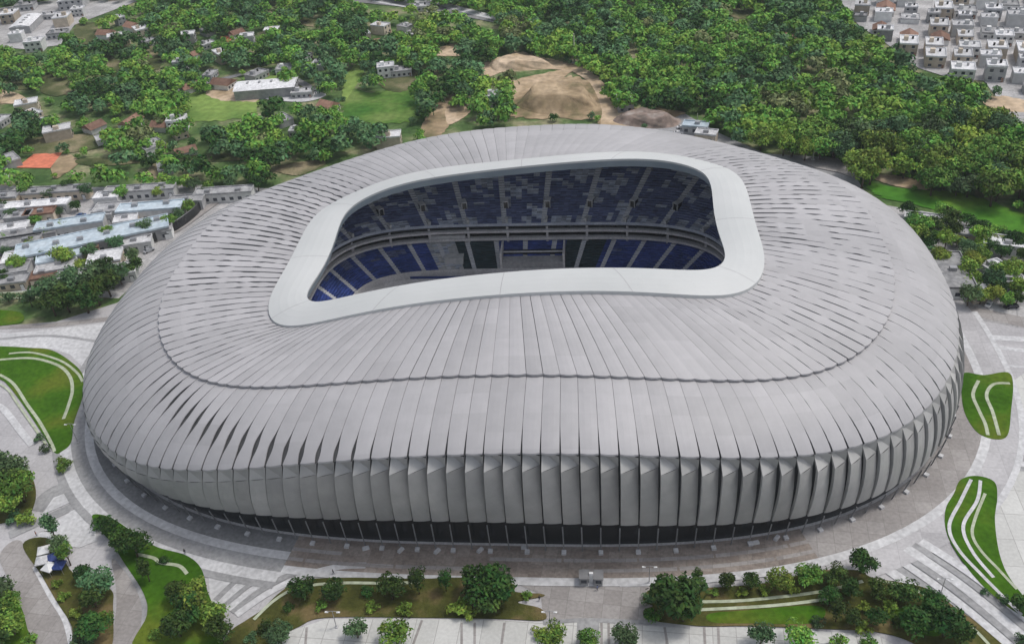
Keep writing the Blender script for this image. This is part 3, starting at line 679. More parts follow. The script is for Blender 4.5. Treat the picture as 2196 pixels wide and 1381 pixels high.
zone('sand_field', [(1096, 200), (1100, 175), (1215, 150), (1220, 160), (1180, 185), (1110, 203)], M['sand'], .08)
zone('earth_field', [(1098, 205), (1180, 186), (1218, 165), (1262, 175), (1290, 210), (1300, 252), (1120, 254), (1100, 235)], M['earth'], .06, False)
def mound(name, P, H, m, inset=.55):
    BUILT.append(P); Q = spline(P, 10); W = [G(*q)[:2] for q in Q]; c = np.mean(W, 0); b = MB(); n = len(W); K = 9; V = []
    for r in range(K):
        t = r/(K-1); k = 1-(1-inset)*t; z = H*(t*t*(3-2*t))
        for q in W:
            a = c+(q-c)*k*(1+.10*(vnoise(q[0]+r*3, q[1], 6, 8)-.5)); V.append((a[0], a[1], max(z+(vnoise(a[0], a[1], 5, 2)-.5)*1.6*t, -.1 if r == 0 else .05)))
    V.append((c[0], c[1], H*.95)); b.add(V, [(r*n+k, r*n+(k+1) % n, (r+1)*n+(k+1) % n, (r+1)*n+k) for r in range(K-1) for k in range(n)]+[((K-1)*n+k, (K-1)*n+(k+1) % n, K*n) for k in range(n)])
    return tag(b.obj(name, m), kind='structure')
mound('earth_mound', [(1105, 232), (1120, 205), (1170, 190), (1230, 182), (1272, 200), (1288, 235), (1240, 246), (1160, 248)], 7, M['earth'])
mound('earth_mound', [(1040, 140), (1090, 126), (1150, 132), (1200, 146), (1130, 152), (1060, 154)], 4, M['sand'])
mound('rubble_mound', [(1310, 262), (1340, 245), (1400, 246), (1460, 256), (1440, 274), (1370, 276)], 4, M['rubble'])
zone('sand_path', [(1225, 138), (1245, 140), (1295, 180), (1312, 220), (1335, 238), (1335, 275), (1290, 275), (1290, 235), (1265, 180), (1228, 155)], M['sand'], .09)
zone('earth_field', [(1280, 245), (1330, 232), (1385, 240), (1370, 283), (1300, 278)], M['earth'], .07)
zone('sand_path', [(925, 110), (970, 96), (990, 100), (985, 120), (925, 120)], M['sand'], .05)
zone('sand_path', [(960, 235), (1018, 222), (1000, 250), (962, 268)], M['sand'], .07)
zone('earth_field', [(905, 270), (935, 225), (970, 215), (965, 262), (940, 300), (905, 315)], M['earth'], .05)
zone('clay_court', [(36, 361), (75, 330), (134, 329), (108, 362)], M['clay'], .08, False)
zone('clay_court', [(472, 80), (505, 77), (492, 91), (474, 90)], M['clay'], .08, False)
zone('dry_field', [(110, 350), (140, 332), (170, 348), (120, 385)], M['earth'], .07)
M['green'] = mat('fresh_meadow_grass', (.05, .17, .02), (.16, .27, .04), .03, .95, c3=(.08, .22, .025), detail=12, fine=.35, famt=.5, spec=.08)
zone('meadow', [(1855, 375), (1880, 395), (1960, 408), (2030, 412), (2100, 425), (2200, 462), (2300, 500), (2300, 545), (2196, 505), (2080, 472), (1960, 440), (1890, 425), (1862, 405)], M['green'], .05)
zone('sand_path', [(1870, 376), (1915, 378), (1985, 392), (1985, 408), (1925, 402), (1880, 388)], M['sand'], .08)
zone('earth_field', [(1385, 232), (1430, 236), (1470, 243), (1440, 255), (1390, 262)], M['earth'], .075)
sheet('sand_field', [(1290, 262), (1330, 255), (1350, 275), (1310, 282)], M['sand'], .09)
zone('paved_terrace', [(1700, 345), (1795, 340), (1808, 352), (1850, 382), (1835, 385), (1800, 372), (1750, 362)], M['taupe'], .12, False, .1)
zone('motorway', [(760, -10), (860, 5), (950, 15), (1010, 22), (1085, 42), (1060, 50), (980, 34), (900, 20), (840, 14), (750, 5)], M['asphalt'], .08, False)
ribbon('road_marking', [(870, 2), (930, 6), (1000, 25), (1080, 44)], 7, M['light'], .12)
ribbon('road_marking', [(800, 4), (900, 22), (980, 38)], 2.5, M['light'], .13)
zone('street', [(1785, -20), (2300, -20), (2300, 290), (2196, 290), (2110, 175), (2040, 170), (1970, 148), (1900, 95), (1840, 55)], M['street'], .05, False)
zone('street', [(-20, 22), (110, 2), (300, 2), (160, 55), (130, 98), (60, 108), (-20, 100)], M['street'], .05, False)
zone('sand_field', [(-10, 195), (30, 200), (60, 215), (40, 222), (-10, 222)], M['sand'], .05)
zone('dry_field', [(20, 185), (70, 172), (75, 192), (20, 192)], M['scrub'], .06)
zone('dry_field', [(2110, 215), (2150, 208), (2230, 225), (2230, 240), (2140, 240)], M['sand'], .06)
for P in ([(160, 60), (200, 50), (230, 80), (175, 95)], [(60, 330), (60, 300), (200, 290), (215, 320)], [(310, 375), (350, 335), (345, 375), (330, 385)], [(590, 365), (640, 348), (700, 350), (640, 378)], [(310, 100), (345, 110), (340, 150), (310, 140)], [(800, 150), (890, 150), (895, 190), (830, 196)], [(230, 120), (262, 140), (270, 180), (240, 170)], [(90, 160), (150, 170), (160, 200), (95, 205)], [(380, 340), (480, 330), (560, 338), (470, 348)], [(160, 345), (240, 340), (300, 350), (200, 358)], [(640, 40), (700, 45), (690, 60), (650, 55)], [(1560, 30), (1600, 24), (1640, 36), (1590, 42)]):
    zone('dry_clearing', P, M['scrub'], .05)
# ------------------------------------------------------------------ trees
def crown_quads(n, rx, ry, rz, cz, clumps, qs, seed, shell=.6):
    R = np.random.RandomState(seed); V = []; Fq = []; tint = []
    cl = []
    for _ in range(clumps):
        d = R.normal(size=3); d /= np.linalg.norm(d); d[2] = d[2]*.8+.15; k = R.uniform(.35, .78)
        cl.append((np.array([rx, ry, rz])*d*k+[0, 0, cz], R.uniform(.40, .62), R.uniform(.1, .9)))
    b = MB()
    for k in range(n):
        c, s, t = cl[R.randint(clumps)]
        d = R.normal(size=3); d /= np.linalg.norm(d)
        if d[2] < -.3: d[2] *= -.6
        p = c+d*np.array([rx, ry, rz])*s*R.uniform(shell, 1)
        nrm = d+R.normal(size=3)*.55+np.array([0, 0, .35]); nrm /= np.linalg.norm(nrm)
        a = np.cross(nrm, R.normal(size=3)); a /= np.linalg.norm(a); e = np.cross(nrm, a); q = qs*R.uniform(.6, 1.25)
        b.add([p-a*q*.9, p-e*q*.45+nrm*q*.1, p+a*q, p+e*q*.5-nrm*q*.1], [(0, 1, 2, 3)], 0, min(max(t+R.uniform(-.25, .25), 0), 1))
    return b
def trunk_mb(h, r, seed, top=None):
    R = random.Random(seed); b = MB(); b.tube([(0, 0, -.1), (.03*h, 0, h*.35), (0, .02*h, h*.62)], [r, r*.75, r*.45], 7)
    for k in range(5):
        a = k*1.26+R.random(); z = h*(.33+.06*k); l = h*R.uniform(.22, .34)
        b.tube([(0, 0, z), (math.cos(a)*l*.5, math.sin(a)*l*.5, z+l*.45), (math.cos(a)*l, math.sin(a)*l, z+l*.8)], [r*.5, r*.3, r*.12], 5)
    return b
def tree_proto(kind, seed, m, form):
    # unit tree: crown about 1 wide -> built at 8 m wide, scaled later
    if form == 'round': cb = crown_quads(1300, 4, 4, 3.3, 4.7, 16, .50, seed); tb = trunk_mb(8, .28, seed)
    elif form == 'wide': cb = crown_quads(1300, 4.3, 4.0, 2.5, 4.3, 14, .52, seed); tb = trunk_mb(7, .3, seed)
    elif form == 'tall': cb = crown_quads(800, 3.0, 3.0, 5.2, 6.6, 14, .48, seed); tb = trunk_mb(10, .25, seed)
    elif form == 'shrub': cb = crown_quads(450, 4, 4, 2.6, 2.2, 8, .6, seed); tb = trunk_mb(3.5, .2, seed)
    return (tb.mesh('trunk', M['bark'], True), cb.mesh('crown', m))
PRO = {}
s_ = 1
for form in ('round', 'wide', 'tall', 'shrub'):
    for mk in ('leaf', 'leafd', 'leafy', 'leafb', 'leafo'):
        for var in range(3 if form == 'round' and mk in ('leaf', 'leafd') else 1):
            PRO.setdefault((form, mk), []).append(tree_proto('tree', s_, M[mk], form)); s_ += 1
COLW = {'leaf': 'mid green', 'leafd': 'dark green', 'leafy': 'yellow green', 'leafb': 'bluish green', 'leafo': 'olive'}
FORMW = {'round': 'round', 'wide': 'broad', 'tall': 'tall narrow', 'shrub': 'low bushy'}
NTREE = 0
def place_tree(x, y, width, form, mk, label, group=None, z=0.1, cat='tree'):
    global NTREE; NTREE += 1
    s = width/6.9; nm = {'shrub': 'shrub', 'tall': 'slender_tree'}.get(form, 'broadleaf_tree')
    e = empty(nm, (x, y, z), rnd.uniform(0, 6.28), (s, s, s*rnd.uniform(.85, 1.12)))
    later(e, label, 'shrub' if form == 'shrub' else cat, group, PJ((x, y, 0))[0])
    tm, cm = rnd.choice(PRO[(form, mk)])
    link('trunk', tm, e); link('crown', cm, e); return e
def pix_tree(px, py, wpx, form, mk, label, group=None):
    p = G(px, py+wpx*.30); sc = FPX/depth(p); wd = wpx/sc*1.17; place_tree(p[0], p[1], wd, form, mk, label, group)
GRP = {}
def bed(items, where, group):
    """items: (px,py,width px,form,mat). labels: unique by order along the bed"""
    ORD = ['first', 'second', 'third', 'fourth', 'fifth', 'sixth', 'seventh', 'eighth', 'ninth', 'tenth', 'eleventh', 'twelfth', 'thirteenth', 'fourteenth', 'fifteenth', 'sixteenth', 'seventeenth', 'eighteenth', 'nineteenth', 'twentieth', 'twenty-first', 'twenty-second', 'twenty-third', 'twenty-fourth', 'twenty-fifth', 'twenty-sixth', 'twenty-seventh', 'twenty-eighth', 'twenty-ninth', 'thirtieth']
    it = sorted(items, key=lambda q: q[0])
    for k, (px, py, wp, form, mk) in enumerate(it):
        kind = 'shrub' if form == 'shrub' else 'tree'
        sz = 'large ' if wp > 70 else ('small ' if wp < 30 else '')
        pix_tree(px, py, wp, form, mk, (sz+FORMW[form].replace('low ', '')+' '+COLW[mk]+' '+kind+' '+where), group)
bed([(653, 1266, 44, 'round', 'leafd'), (722, 1270, 42, 'round', 'leafd'), (788, 1266, 26, 'shrub', 'leafd'), (842, 1272, 46, 'round', 'leafd'), (900, 1262, 42, 'tall', 'leafd'), (958, 1258, 34, 'tall', 'leafd'), (1020, 1262, 60, 'round', 'leafd'), (1062, 1272, 74, 'round', 'leafd'), (1045, 1290, 58, 'round', 'leafd'), (620, 1300, 22, 'shrub', 'leafd'), (690, 1298, 24, 'shrub', 'leafy'), (800, 1300, 26, 'shrub', 'leafy'), (870, 1305, 30, 'shrub', 'leafy'), (985, 1300, 40, 'shrub', 'leafy'), (570, 1345, 30, 'shrub', 'leafd'), (1130, 1276, 20, 'shrub', 'leafy'), (540, 1365, 26, 'shrub', 'leafb'), (1010, 1312, 30, 'shrub', 'leafy')],
    'in the front left garden bed', 'plants in the front left garden bed')
bed([(604, 1366, 44, 'round', 'leafb'), (768, 1356, 38, 'round', 'leafb'), (852, 1366, 48, 'round', 'leaf'), (1158, 1352, 30, 'shrub', 'leafy'), (1185, 1372, 46, 'round', 'leaf'), (1262, 1376, 34, 'round', 'leaf'), (1340, 1374, 46, 'round', 'leafb'), (1630, 1370, 42, 'round', 'leafb'), (1712, 1370, 50, 'round', 'leaf'), (1798, 1378, 34, 'shrub', 'leafy'), (1860, 1374, 30, 'shrub', 'leaf')],
    'on the bottom pale paving', 'trees in the pale paving at the bottom')
bed([(1448, 1290, 92, 'round', 'leafd'), (1465, 1315, 60, 'round', 'leafd'), (1495, 1248, 26, 'tall', 'leafd'), (1560, 1254, 30, 'round', 'leafd'), (1612, 1254, 34, 'round', 'leafd'), (1668, 1252, 40, 'round', 'leaf'), (1732, 1240, 42, 'round', 'leaf'), (1785, 1240, 40, 'round', 'leafd'), (1845, 1216, 46, 'round', 'leafd'), (1778, 1284, 36, 'round', 'leafd'), (1822, 1268, 36, 'round', 'leafd'), (1875, 1268, 36, 'round', 'leafd'), (1930, 1272, 46, 'round', 'leafd'), (1792, 1322, 40, 'tall', 'leafd'), (1828, 1330, 32, 'round', 'leafd'), (1878, 1330, 36, 'round', 'leafd'), (1990, 1300, 50, 'round', 'leafd')],
    'at the back of the right bed', 'trees at the back of the front right garden bed')
bed([(1850, 1300, 26, 'shrub', 'leafy'), (1960, 1345, 56, 'round', 'leafd'), (2022, 1348, 58, 'round', 'leafd'), (1925, 1330, 30, 'shrub', 'leafd'), (2058, 1366, 44, 'round', 'leafd'), (1390, 1282, 26, 'shrub', 'leafb'), (1398, 1318, 30, 'shrub', 'leaf'), (1700, 1262, 24, 'shrub', 'leafy'), (1640, 1264, 24, 'shrub', 'leafy'), (1590, 1268, 22, 'shrub', 'leafy'), (1752, 1332, 26, 'shrub', 'leafb'), (1905, 1300, 28, 'shrub', 'leafy'), (1530, 1268, 20, 'shrub', 'leafy'), (2008, 1322, 26, 'shrub', 'leaf'), (1850, 1345, 30, 'shrub', 'leafy')],
    'at the front of the right bed', 'plants at the front of the front right garden bed')
bed([(2185, 1300, 40, 'round', 'leafd'), (2150, 1285, 22, 'shrub', 'leafb'), (2192, 1370, 30, 'shrub', 'leafb'), (2110, 1268, 16, 'shrub', 'leafb')], 'beside the right striped lawn', 'plants by the lower right lawn')
bed([(222, 1118, 34, 'shrub', 'leafd'), (246, 1140, 34, 'round', 'leafd'), (272, 1162, 44, 'round', 'leafd'), (296, 1180, 52, 'round', 'leafd'), (322, 1238, 34, 'tall', 'leafd'), (366, 1256, 18, 'shrub', 'leafd'), (388, 1276, 38, 'round', 'leafd'), (424, 1292, 56, 'round', 'leaf'), (412, 1318, 56, 'round', 'leafd'), (388, 1350, 52, 'round', 'leafd'), (464, 1330, 50, 'round', 'leaf'), (476, 1362, 46, 'round', 'leafd'), (336, 1360, 24, 'shrub', 'leafy'), (420, 1260, 30, 'shrub', 'leaf'), (352, 1200, 22, 'shrub', 'leafd')],
    'on the lawn left of the curved bands', 'plants on the lower left lawn')
bed([(122, 1150, 44, 'tall', 'leafb'), (138, 1178, 34, 'round', 'leafb'), (152, 1200, 40, 'tall', 'leaf'), (186, 1236, 30, 'round', 'leafd'), (222, 1262, 56, 'round', 'leafb'), (208, 1290, 44, 'round', 'leafd'), (212, 1348, 54, 'round', 'leafd'), (182, 1372, 44, 'shrub', 'leafb'), (140, 1276, 24, 'shrub', 'leafy'), (168, 1312, 26, 'shrub', 'leafy'), (125, 1250, 20, 'shrub', 'leafy'), (228, 1322, 30, 'shrub', 'leaf')],
    'on the lower left median', 'plants on the lower left median')
bed([(12, 1010, 50, 'round', 'leafb'), (46, 1020, 54, 'round', 'leafb'), (22, 1050, 56, 'round', 'leafd'), (55, 1062, 52, 'round', 'leaf'), (30, 1088, 44, 'round', 'leaf'), (62, 1108, 36, 'shrub', 'leafy'), (35, 1108, 32, 'shrub', 'leafb'), (12, 1275, 50, 'round', 'leafb'), (26, 1300, 44, 'round', 'leaf'), (10, 1325, 50, 'round', 'leafd'), (34, 1345, 50, 'round', 'leaf'), (8, 1372, 50, 'round', 'leafd'), (68, 1372, 30, 'shrub', 'leafy'), (140, 996, 32, 'shrub', 'leaf'), (100, 962, 20, 'shrub', 'leafb'), (86, 938, 20, 'shrub', 'leafb')],
    'near the lower left edge', 'plants at the lower left edge')
bed([(108, 640, 46, 'round', 'leafb'), (135, 630, 48, 'round', 'leafb'), (120, 664, 46, 'round', 'leafd'), (150, 655, 50, 'round', 'leafd'), (172, 632, 46, 'tall', 'leafb'), (190, 655, 54, 'round', 'leafd'), (215, 640, 52, 'round', 'leafd'), (238, 622, 46, 'round', 'leafd'), (70, 652, 24, 'tall', 'leafb'), (205, 612, 44, 'round', 'leafb'), (232, 592, 40, 'round', 'leafd'), (262, 600, 36, 'round', 'leafb'), (292, 582, 30, 'round', 'leafd'), (160, 600, 30, 'round', 'leafb'), (20, 640, 30, 'shrub', 'leafb'), (60, 638, 30, 'shrub', 'leafb')],
    'in the dark clump left of stadium', 'tree clump left of the stadium')
bed([(103, 509, 22, 'round', 'leaf'), (138, 495, 22, 'round', 'leaf'), (68, 530, 24, 'round', 'leaf'), (20, 548, 22, 'round', 'leafb'), (45, 572, 34, 'round', 'leafy'), (146, 562, 38, 'round', 'leaf'), (235, 512, 26, 'round', 'leaf'), (255, 535, 30, 'round', 'leafb'), (200, 552, 28, 'round', 'leafb'), (318, 500, 28, 'round', 'leafb'), (366, 485, 26, 'round', 'leaf'), (388, 470, 26, 'round', 'leafb'), (410, 455, 26, 'round', 'leafy'), (265, 422, 28, 'round', 'leaf'), (345, 420, 22, 'round', 'leaf'), (190, 420, 24, 'round', 'leafb'), (108, 425, 22, 'round', 'leafb'), (420, 405, 24, 'round', 'leafb'), (80, 482, 20, 'round', 'leaf'), (168, 448, 20, 'round', 'leafd'), (210, 470, 20, 'round', 'leaf'), (130, 460, 18, 'round', 'leafb'), (300, 462, 20, 'round', 'leafd'), (340, 462, 20, 'round', 'leaf'), (90, 560, 24, 'round', 'leafd'), (15, 520, 22, 'round', 'leaf'), (10, 600, 26, 'round', 'leafd'), (180, 575, 26, 'round', 'leafy'), (290, 555, 26, 'round', 'leafb'), (10, 450, 22, 'round', 'leafd'), (60, 418, 24, 'round', 'leaf'), (150, 405, 24, 'round', 'leafd'), (500, 400, 24, 'round', 'leafb'), (380, 402, 22, 'round', 'leaf'), (448, 412, 22, 'round', 'leaf'), (555, 402, 28, 'round', 'leafd'), (30, 468, 22, 'round', 'leafb')],
    'among the left blue roofs', 'trees among the left hand buildings')
IT = []
R = random.Random(5)
def far(px, py): return px, py
for k in range(400):
    px, py = R.uniform(1905, 2196), R.uniform(455, 655)
    if py < 440+(px-1900)*.18 or py < 470+(2050-px)*-.3 and px > 2000 and py < 500: continue
    if px < 1900+(py-450)*.72+14: continue
    if 2015 < px < 2062 and 540 < py < 640: continue
    if any((px-q[0])**2+((py-q[1])*1.5)**2 < 21**2 for q in IT): continue
    IT.append((px, py, R.uniform(22, 38), R.choice(['round', 'round', 'wide']), R.choice(['leafd', 'leafd', 'leaf', 'leafb', 'leafy'])))
IT = IT[:46]
bed(IT, 'in the right car park', 'trees in the right hand car park')
# woodland: nearest trees as things, the rest as one mass
CAND = []
HOUSESPOT = []; SHRUBS = []
gx = np.arange(-640, 460, 7.0)
for x0 in gx:
    for y0 in np.arange(20, 620, 7.0):
        x = x0+NR.uniform(-3.2, 3.2); y = y0+NR.uniform(-3.2, 3.2)
        if x*x/150**2+y*y/118**2 < 1: continue
        px, py = PJ((x, y, 4))
        if depth((x, y, 0)) < 20 or px < -260 or px > 2460 or py < -130 or py > 720: continue
        if any(inpoly(px, py+7, P) or inpoly(px, py-4, P) or (n_ > 0 and inpoly(px, py-17, P)) for n_, P in enumerate(BUILT)): continue
        left = px < 900
        dn = vnoise(x, y, 34, 3)+.35*vnoise(x, y, 13, 9)
        if left and dn < .44: 
            HOUSESPOT.append((x, y))
            if NR.rand() < .45: SHRUBS.append((x+NR.uniform(-4, 4), y+NR.uniform(-4, 4)))
            continue
        if not left and dn < .16: continue
        if left and NR.rand() < .12: continue
        CAND.append((x, y, px, py, depth((x, y, 0))))
CAND.sort(key=lambda q: q[4])
n_ind = max(0, 296-NTREE)
inframe = [q for q in CAND if -20 < q[2] < 2216 and q[3] > 0]
IND = set(id(q) for q in inframe[:n_ind])
AREAS = [(0, 250, 'by the orange court'), (0, 430, 'above the blue roofs'), (430, 640, 'behind the left rim'), (0, 900, 'below the green meadow'), (900, 1380, 'beside the earth field'), (1380, 1620, 'behind the service building'), (0, 1800, 'behind the right rim'), (1800, 2000, 'above the right meadow'), (0, 9999, 'at the far right of the meadow')]
def tcol(x, y):
    v = vnoise(x, y, 26, 31)*.6+hsh(x*3.1, y)*.4
    return 'leafd' if v < .32 else ('leafb' if v < .46 else ('leaf' if v < .70 else ('leafy' if v < .82 else 'leafo')))
SUFN = {}
mass = {'leaf': [], 'leafd': [], 'leafy': [], 'leafb': [], 'leafo': []}
for q in CAND:
    x, y, px, py, dd = q; mk = tcol(x, y); wd = NR.uniform(7.5, 12.5)
    if id(q) in IND:
        ar = [a for a in AREAS if px < a[1]][0][2] if px >= 0 else AREAS[0][2]
        form = 'wide' if hsh(x, y) > .6 else 'round'; side = 'small' if wd < 9.2 else ('large' if wd > 10.8 else 'medium')
        place_tree(x, y, wd, form, mk, '%s %s %s woodland tree %s' % (side, FORMW[form], COLW[mk], ar), 'woodland trees '+ar, 0)
    else: mass[mk].append((x, y, wd))
for P in BUILT[4:]:
    for q in spline(P, 5):
        if NR.rand() < .22 and -50 < q[0] < 2250 and q[1] > -20:
            g_ = G(*(q+NR.normal(size=2)*4)); SHRUBS.append((g_[0], g_[1]))
SHRUBS = [q for q in SHRUBS if (q[0]/135)**2+(q[1]/108)**2 > 1 and not any(inpoly(*PJ((q[0], q[1], 1)), P) for P in BUILT[1:])]
for (x, y) in SHRUBS: mass[tcol(x, y)].append((x, y, NR.uniform(3, 6.5)))
# mass crowns: vectorised leaf clumps
def build_mass(lst):
    allV = []; allT = []; mats_i = []
    for mi, mk in enumerate(('leaf', 'leafd', 'leafy', 'leafb', 'leafo')):
        for (x, y, wd) in lst[mk]:
            n = 215; nc = 8
            h = wd*NR.uniform(.55, .8); cz = h*.75
            cd_ = NR.normal(size=(nc, 3)); cd_ /= np.linalg.norm(cd_, axis=1)[:, None]; cc_ = cd_*NR.uniform(.3, .62, (nc, 1)); cs = NR.uniform(.45, .68, nc); ct = NR.uniform(.1, .9, nc)
            k = NR.randint(nc, size=n); d = NR.normal(size=(n, 3)); d /= np.linalg.norm(d, axis=1)[:, None]; d[:, 2] = np.where(d[:, 2] < -.2, -d[:, 2]*.6, d[:, 2])
            S = np.array([wd/2, wd/2, h/1.7]); p = (cc_[k]+d*(cs[k]*NR.uniform(.7, 1, n))[:, None])*S+np.array([x, y, cz])
            nm = d+NR.normal(size=(n, 3))*.5+[0, 0, .4]; nm /= np.linalg.norm(nm, axis=1)[:, None]
            a = np.cross(nm, NR.normal(size=(n, 3))); a /= np.linalg.norm(a, axis=1)[:, None]; e = np.cross(nm, a)
            s = (NR.uniform(.6, 1.2, n)*wd*.102)[:, None]
            quad = np.stack([p-a*s, p-e*s*.55+nm*s*.1, p+a*s, p+e*s*.6-nm*s*.1], 1)
            allV.append(quad.reshape(-1, 3)); tt = hsh(x, y*1.7)*.5+ct[k]*.35+NR.uniform(0, .15, n); allT.append(tt); mats_i.append(np.full(n, mi))
    V = np.concatenate(allV).astype(np.float32); T = np.concatenate(allT).astype(np.float32); MI = np.concatenate(mats_i).astype(np.int32); nf = len(T)
    me = bpy.data.meshes.new('woodland'); me.vertices.add(nf*4); me.vertices.foreach_set('co', V.ravel())
    me.loops.add(nf*4); me.loops.foreach_set('vertex_index', np.arange(nf*4, dtype=np.int32)); me.polygons.add(nf)
    me.polygons.foreach_set('loop_start', np.arange(0, nf*4, 4, dtype=np.int32)); me.polygons.foreach_set('loop_total', np.full(nf, 4, np.int32))
    for mk in ('leaf', 'leafd', 'leafy', 'leafb', 'leafo'): me.materials.append(M[mk])
    me.polygons.foreach_set('material_index', MI); a = me.attributes.new('tint', 'FLOAT', 'FACE'); a.data.foreach_set('value', T)
    me.update(calc_edges=True); return me
wo = link('woodland', build_mass(mass)); tag(wo, 'dense mixed green woodland filling the ground beyond the stadium', 'woodland', kind='stuff')
print('trees', NTREE, 'mass', sum(len(v) for v in mass.values()), 'houses spots', len(HOUSESPOT))
# ------------------------------------------------------------------ houses
def house_proto(name, W, D, H, wallm, roofm, form, wins=3):
    e = empty(name, (0, 0, -100)); b = MB(); b.box(-W/2, W/2, -D/2, D/2, 0, H); b.obj('wall', M[wallm], e)
    r = MB()
    if form == 'flat':
        r.box(-W/2-.15, W/2+.15, -D/2-.15, D/2+.15, H+.003, H+.25)
        for x0, x1, y0, y1 in ((-W/2-.15, W/2+.15, -D/2-.15, -D/2+.1), (-W/2-.15, W/2+.15, D/2-.1, D/2+.15), (-W/2-.15, -W/2+.1, -D/2+.1, D/2-.1), (W/2-.1, W/2+.15, -D/2+.1, D/2-.1)): r.box(x0, x1, y0, y1, H+.25, H+.8)
        ro = r.obj('roof', M[roofm], e); t = MB(); t.tube([(W*.2, D*.15, H+.25), (W*.2, D*.15, H+1.6)], [.55, .55], 10); t.obj('water_tank', M['metal' if wins % 2 else 'black'], ro)
        t = MB(); t.box(-W*.3, -W*.3+2.2, -D*.1, -D*.1+2.4, H+.25, H+2.3); t.obj('stair_hut', M[wallm], ro)
    elif form == 'gable':
        h = W*.28; o_ = .5
        r.add([(-W/2-o_, -D/2-o_, H), (0, -D/2-o_, H+h), (W/2+o_, -D/2-o_, H), (-W/2-o_, D/2+o_, H), (0, D/2+o_, H+h), (W/2+o_, D/2+o_, H)], [(0, 1, 4, 3), (1, 2, 5, 4), (0, 2, 1), (3, 4, 5), (0, 3, 5, 2)]); r.obj('roof', M[roofm], e)
    elif form == 'shed':
        n = 9; pts = [(-W/2-.4+(W+.8)*k/n, H+W*.09*math.sin(math.pi*k/n)) for k in range(n+1)]
        V = [(x, -D/2-.4, z) for x, z in pts]+[(x, D/2+.4, z) for x, z in pts]
        r.add(V, [(k, k+1, n+1+k+1, n+1+k) for k in range(n)]+[tuple(range(n+1)), tuple(range(n+1, 2*n+2))]); ro = r.obj('roof', M[roofm], e)
        t = MB()
        for k in range(1, 5): t = MB(); t.box(-W*.08, W*.08, -D/2+D*k/5-.5, -D/2+D*k/5+.5, H+W*.085, H+W*.09+.6); t.obj('roof_vent', M['metal'], ro)
    for k in range(wins):
        x = -W/2+W*(k+.5)/wins
        for zz_ in ([1.0] if H < 4.5 else [1.0, 4.2]):
            wm = MB(); wm.box(x-.75, x+.75, -D/2-.06, -D/2+.02, zz_, zz_+1.4); wn = wm.obj('window', M['glass'], e)
            fr = MB(); fr.box(x-.85, x+.85, -D/2-.1, -D/2-.003, zz_-.12, zz_); fr.obj('sill', M['white'], wn)
    dm = MB(); dm.box(W*.5-1.5 if wins > 1 else -.5, W*.5-.5 if wins > 1 else .5, -D/2-.08, -D/2-.003, 0, 2.1); dm.obj('door', M['roofr'], e)
    return e
HP = [house_proto('house', 10, 9, 6.2, 'wallw', 'roofw', 'flat', 3), house_proto('house', 12, 8, 3.4, 'wallg', 'roofg', 'flat', 4), house_proto('house', 9, 12, 6.0, 'wallb', 'roofw', 'flat', 2),
      house_proto('house', 9, 11, 3.4, 'wallw', 'roofr', 'gable', 3), house_proto('house', 8, 8, 6.4, 'wallg', 'roofw', 'flat', 2), house_proto('warehouse', 16, 30, 6, 'wallg', 'roofw', 'shed', 4),
      house_proto('house', 11, 10, 3.3, 'wallw', 'roofg', 'flat', 3)]
HD = ['white two storey house', 'low grey house', 'beige two storey house', 'brown gabled cottage', 'small grey two storey house', 'curved roof warehouse', 'low white house']
usedH = set()
def put_house(k, x, y, rz, where, group, s=1.0):
    pr = HP[k]
    if k in usedH: e = copy_tree(pr)
    else: e = pr; usedH.add(k)
    e.location = (x, y, .05); e.rotation_euler = (0, 0, rz); e.scale = (s, s*rnd.uniform(.9, 1.15), s*rnd.uniform(.9, 1.1))
    later(e, HD[k]+' '+where, 'warehouse' if k == 5 else 'house', group, PJ((x, y, 0))[0]); return e
def scatter_houses(P, rows, step, rz, where, group, kinds, jitter=.15, keep=1.0, cap=400):
    W = [G(*q)[:2] for q in P]; cs, sn = math.cos(rz), math.sin(rz); xs = [p[0]*cs+p[1]*sn for p in W]; ys = [-p[0]*sn+p[1]*cs for p in W]; n = 0
    v = min(ys)
    rr = 0
    while v < max(ys):
        u = min(xs)
        while u < max(xs):
            x, y = u*cs-v*sn, u*sn+v*cs; px, py = PJ((x, y, 2))
            if inpoly(px, py, P) and rnd.random() < keep and -60 < px < 2260 and -40 < py < 1400 and n < cap:
                third = 'left half' if px < (min(q[0] for q in P)+max(min(q[0], 2196) for q in P))/2 else 'right half'
                dep = 'in near' if py > 75 else 'in far'
                put_house(rnd.choice(kinds), x+rnd.uniform(-1, 1)*jitter*step, y+rnd.uniform(-1, 1)*jitter*step, rz+rnd.choice([0, math.pi]), dep+' '+third+where, group, rnd.uniform(.8, 1.08)); n += 1
            u += step*rnd.uniform(.95, 1.2)
        rr += 1; v += step*(1.0 if rr % 2 else 1.55)
    return n
n1 = scatter_houses([(1790, 5), (2250, -10), (2250, 200), (2100, 168), (2040, 165), (1975, 142), (1905, 92), (1845, 50)], 0, 12.5, -.25, ' of top right quarter', 'houses of the top right quarter', [0, 0, 2, 4, 1, 6, 4, 3], keep=.93)
n2 = scatter_houses([(0, 20), (110, 2), (290, 2), (165, 45), (130, 90), (50, 108), (0, 100)], 0, 19, .2, ' of top left quarter', 'houses of the top left corner', [0, 5, 2, 1], keep=.9)
print('houses', n1, n2)
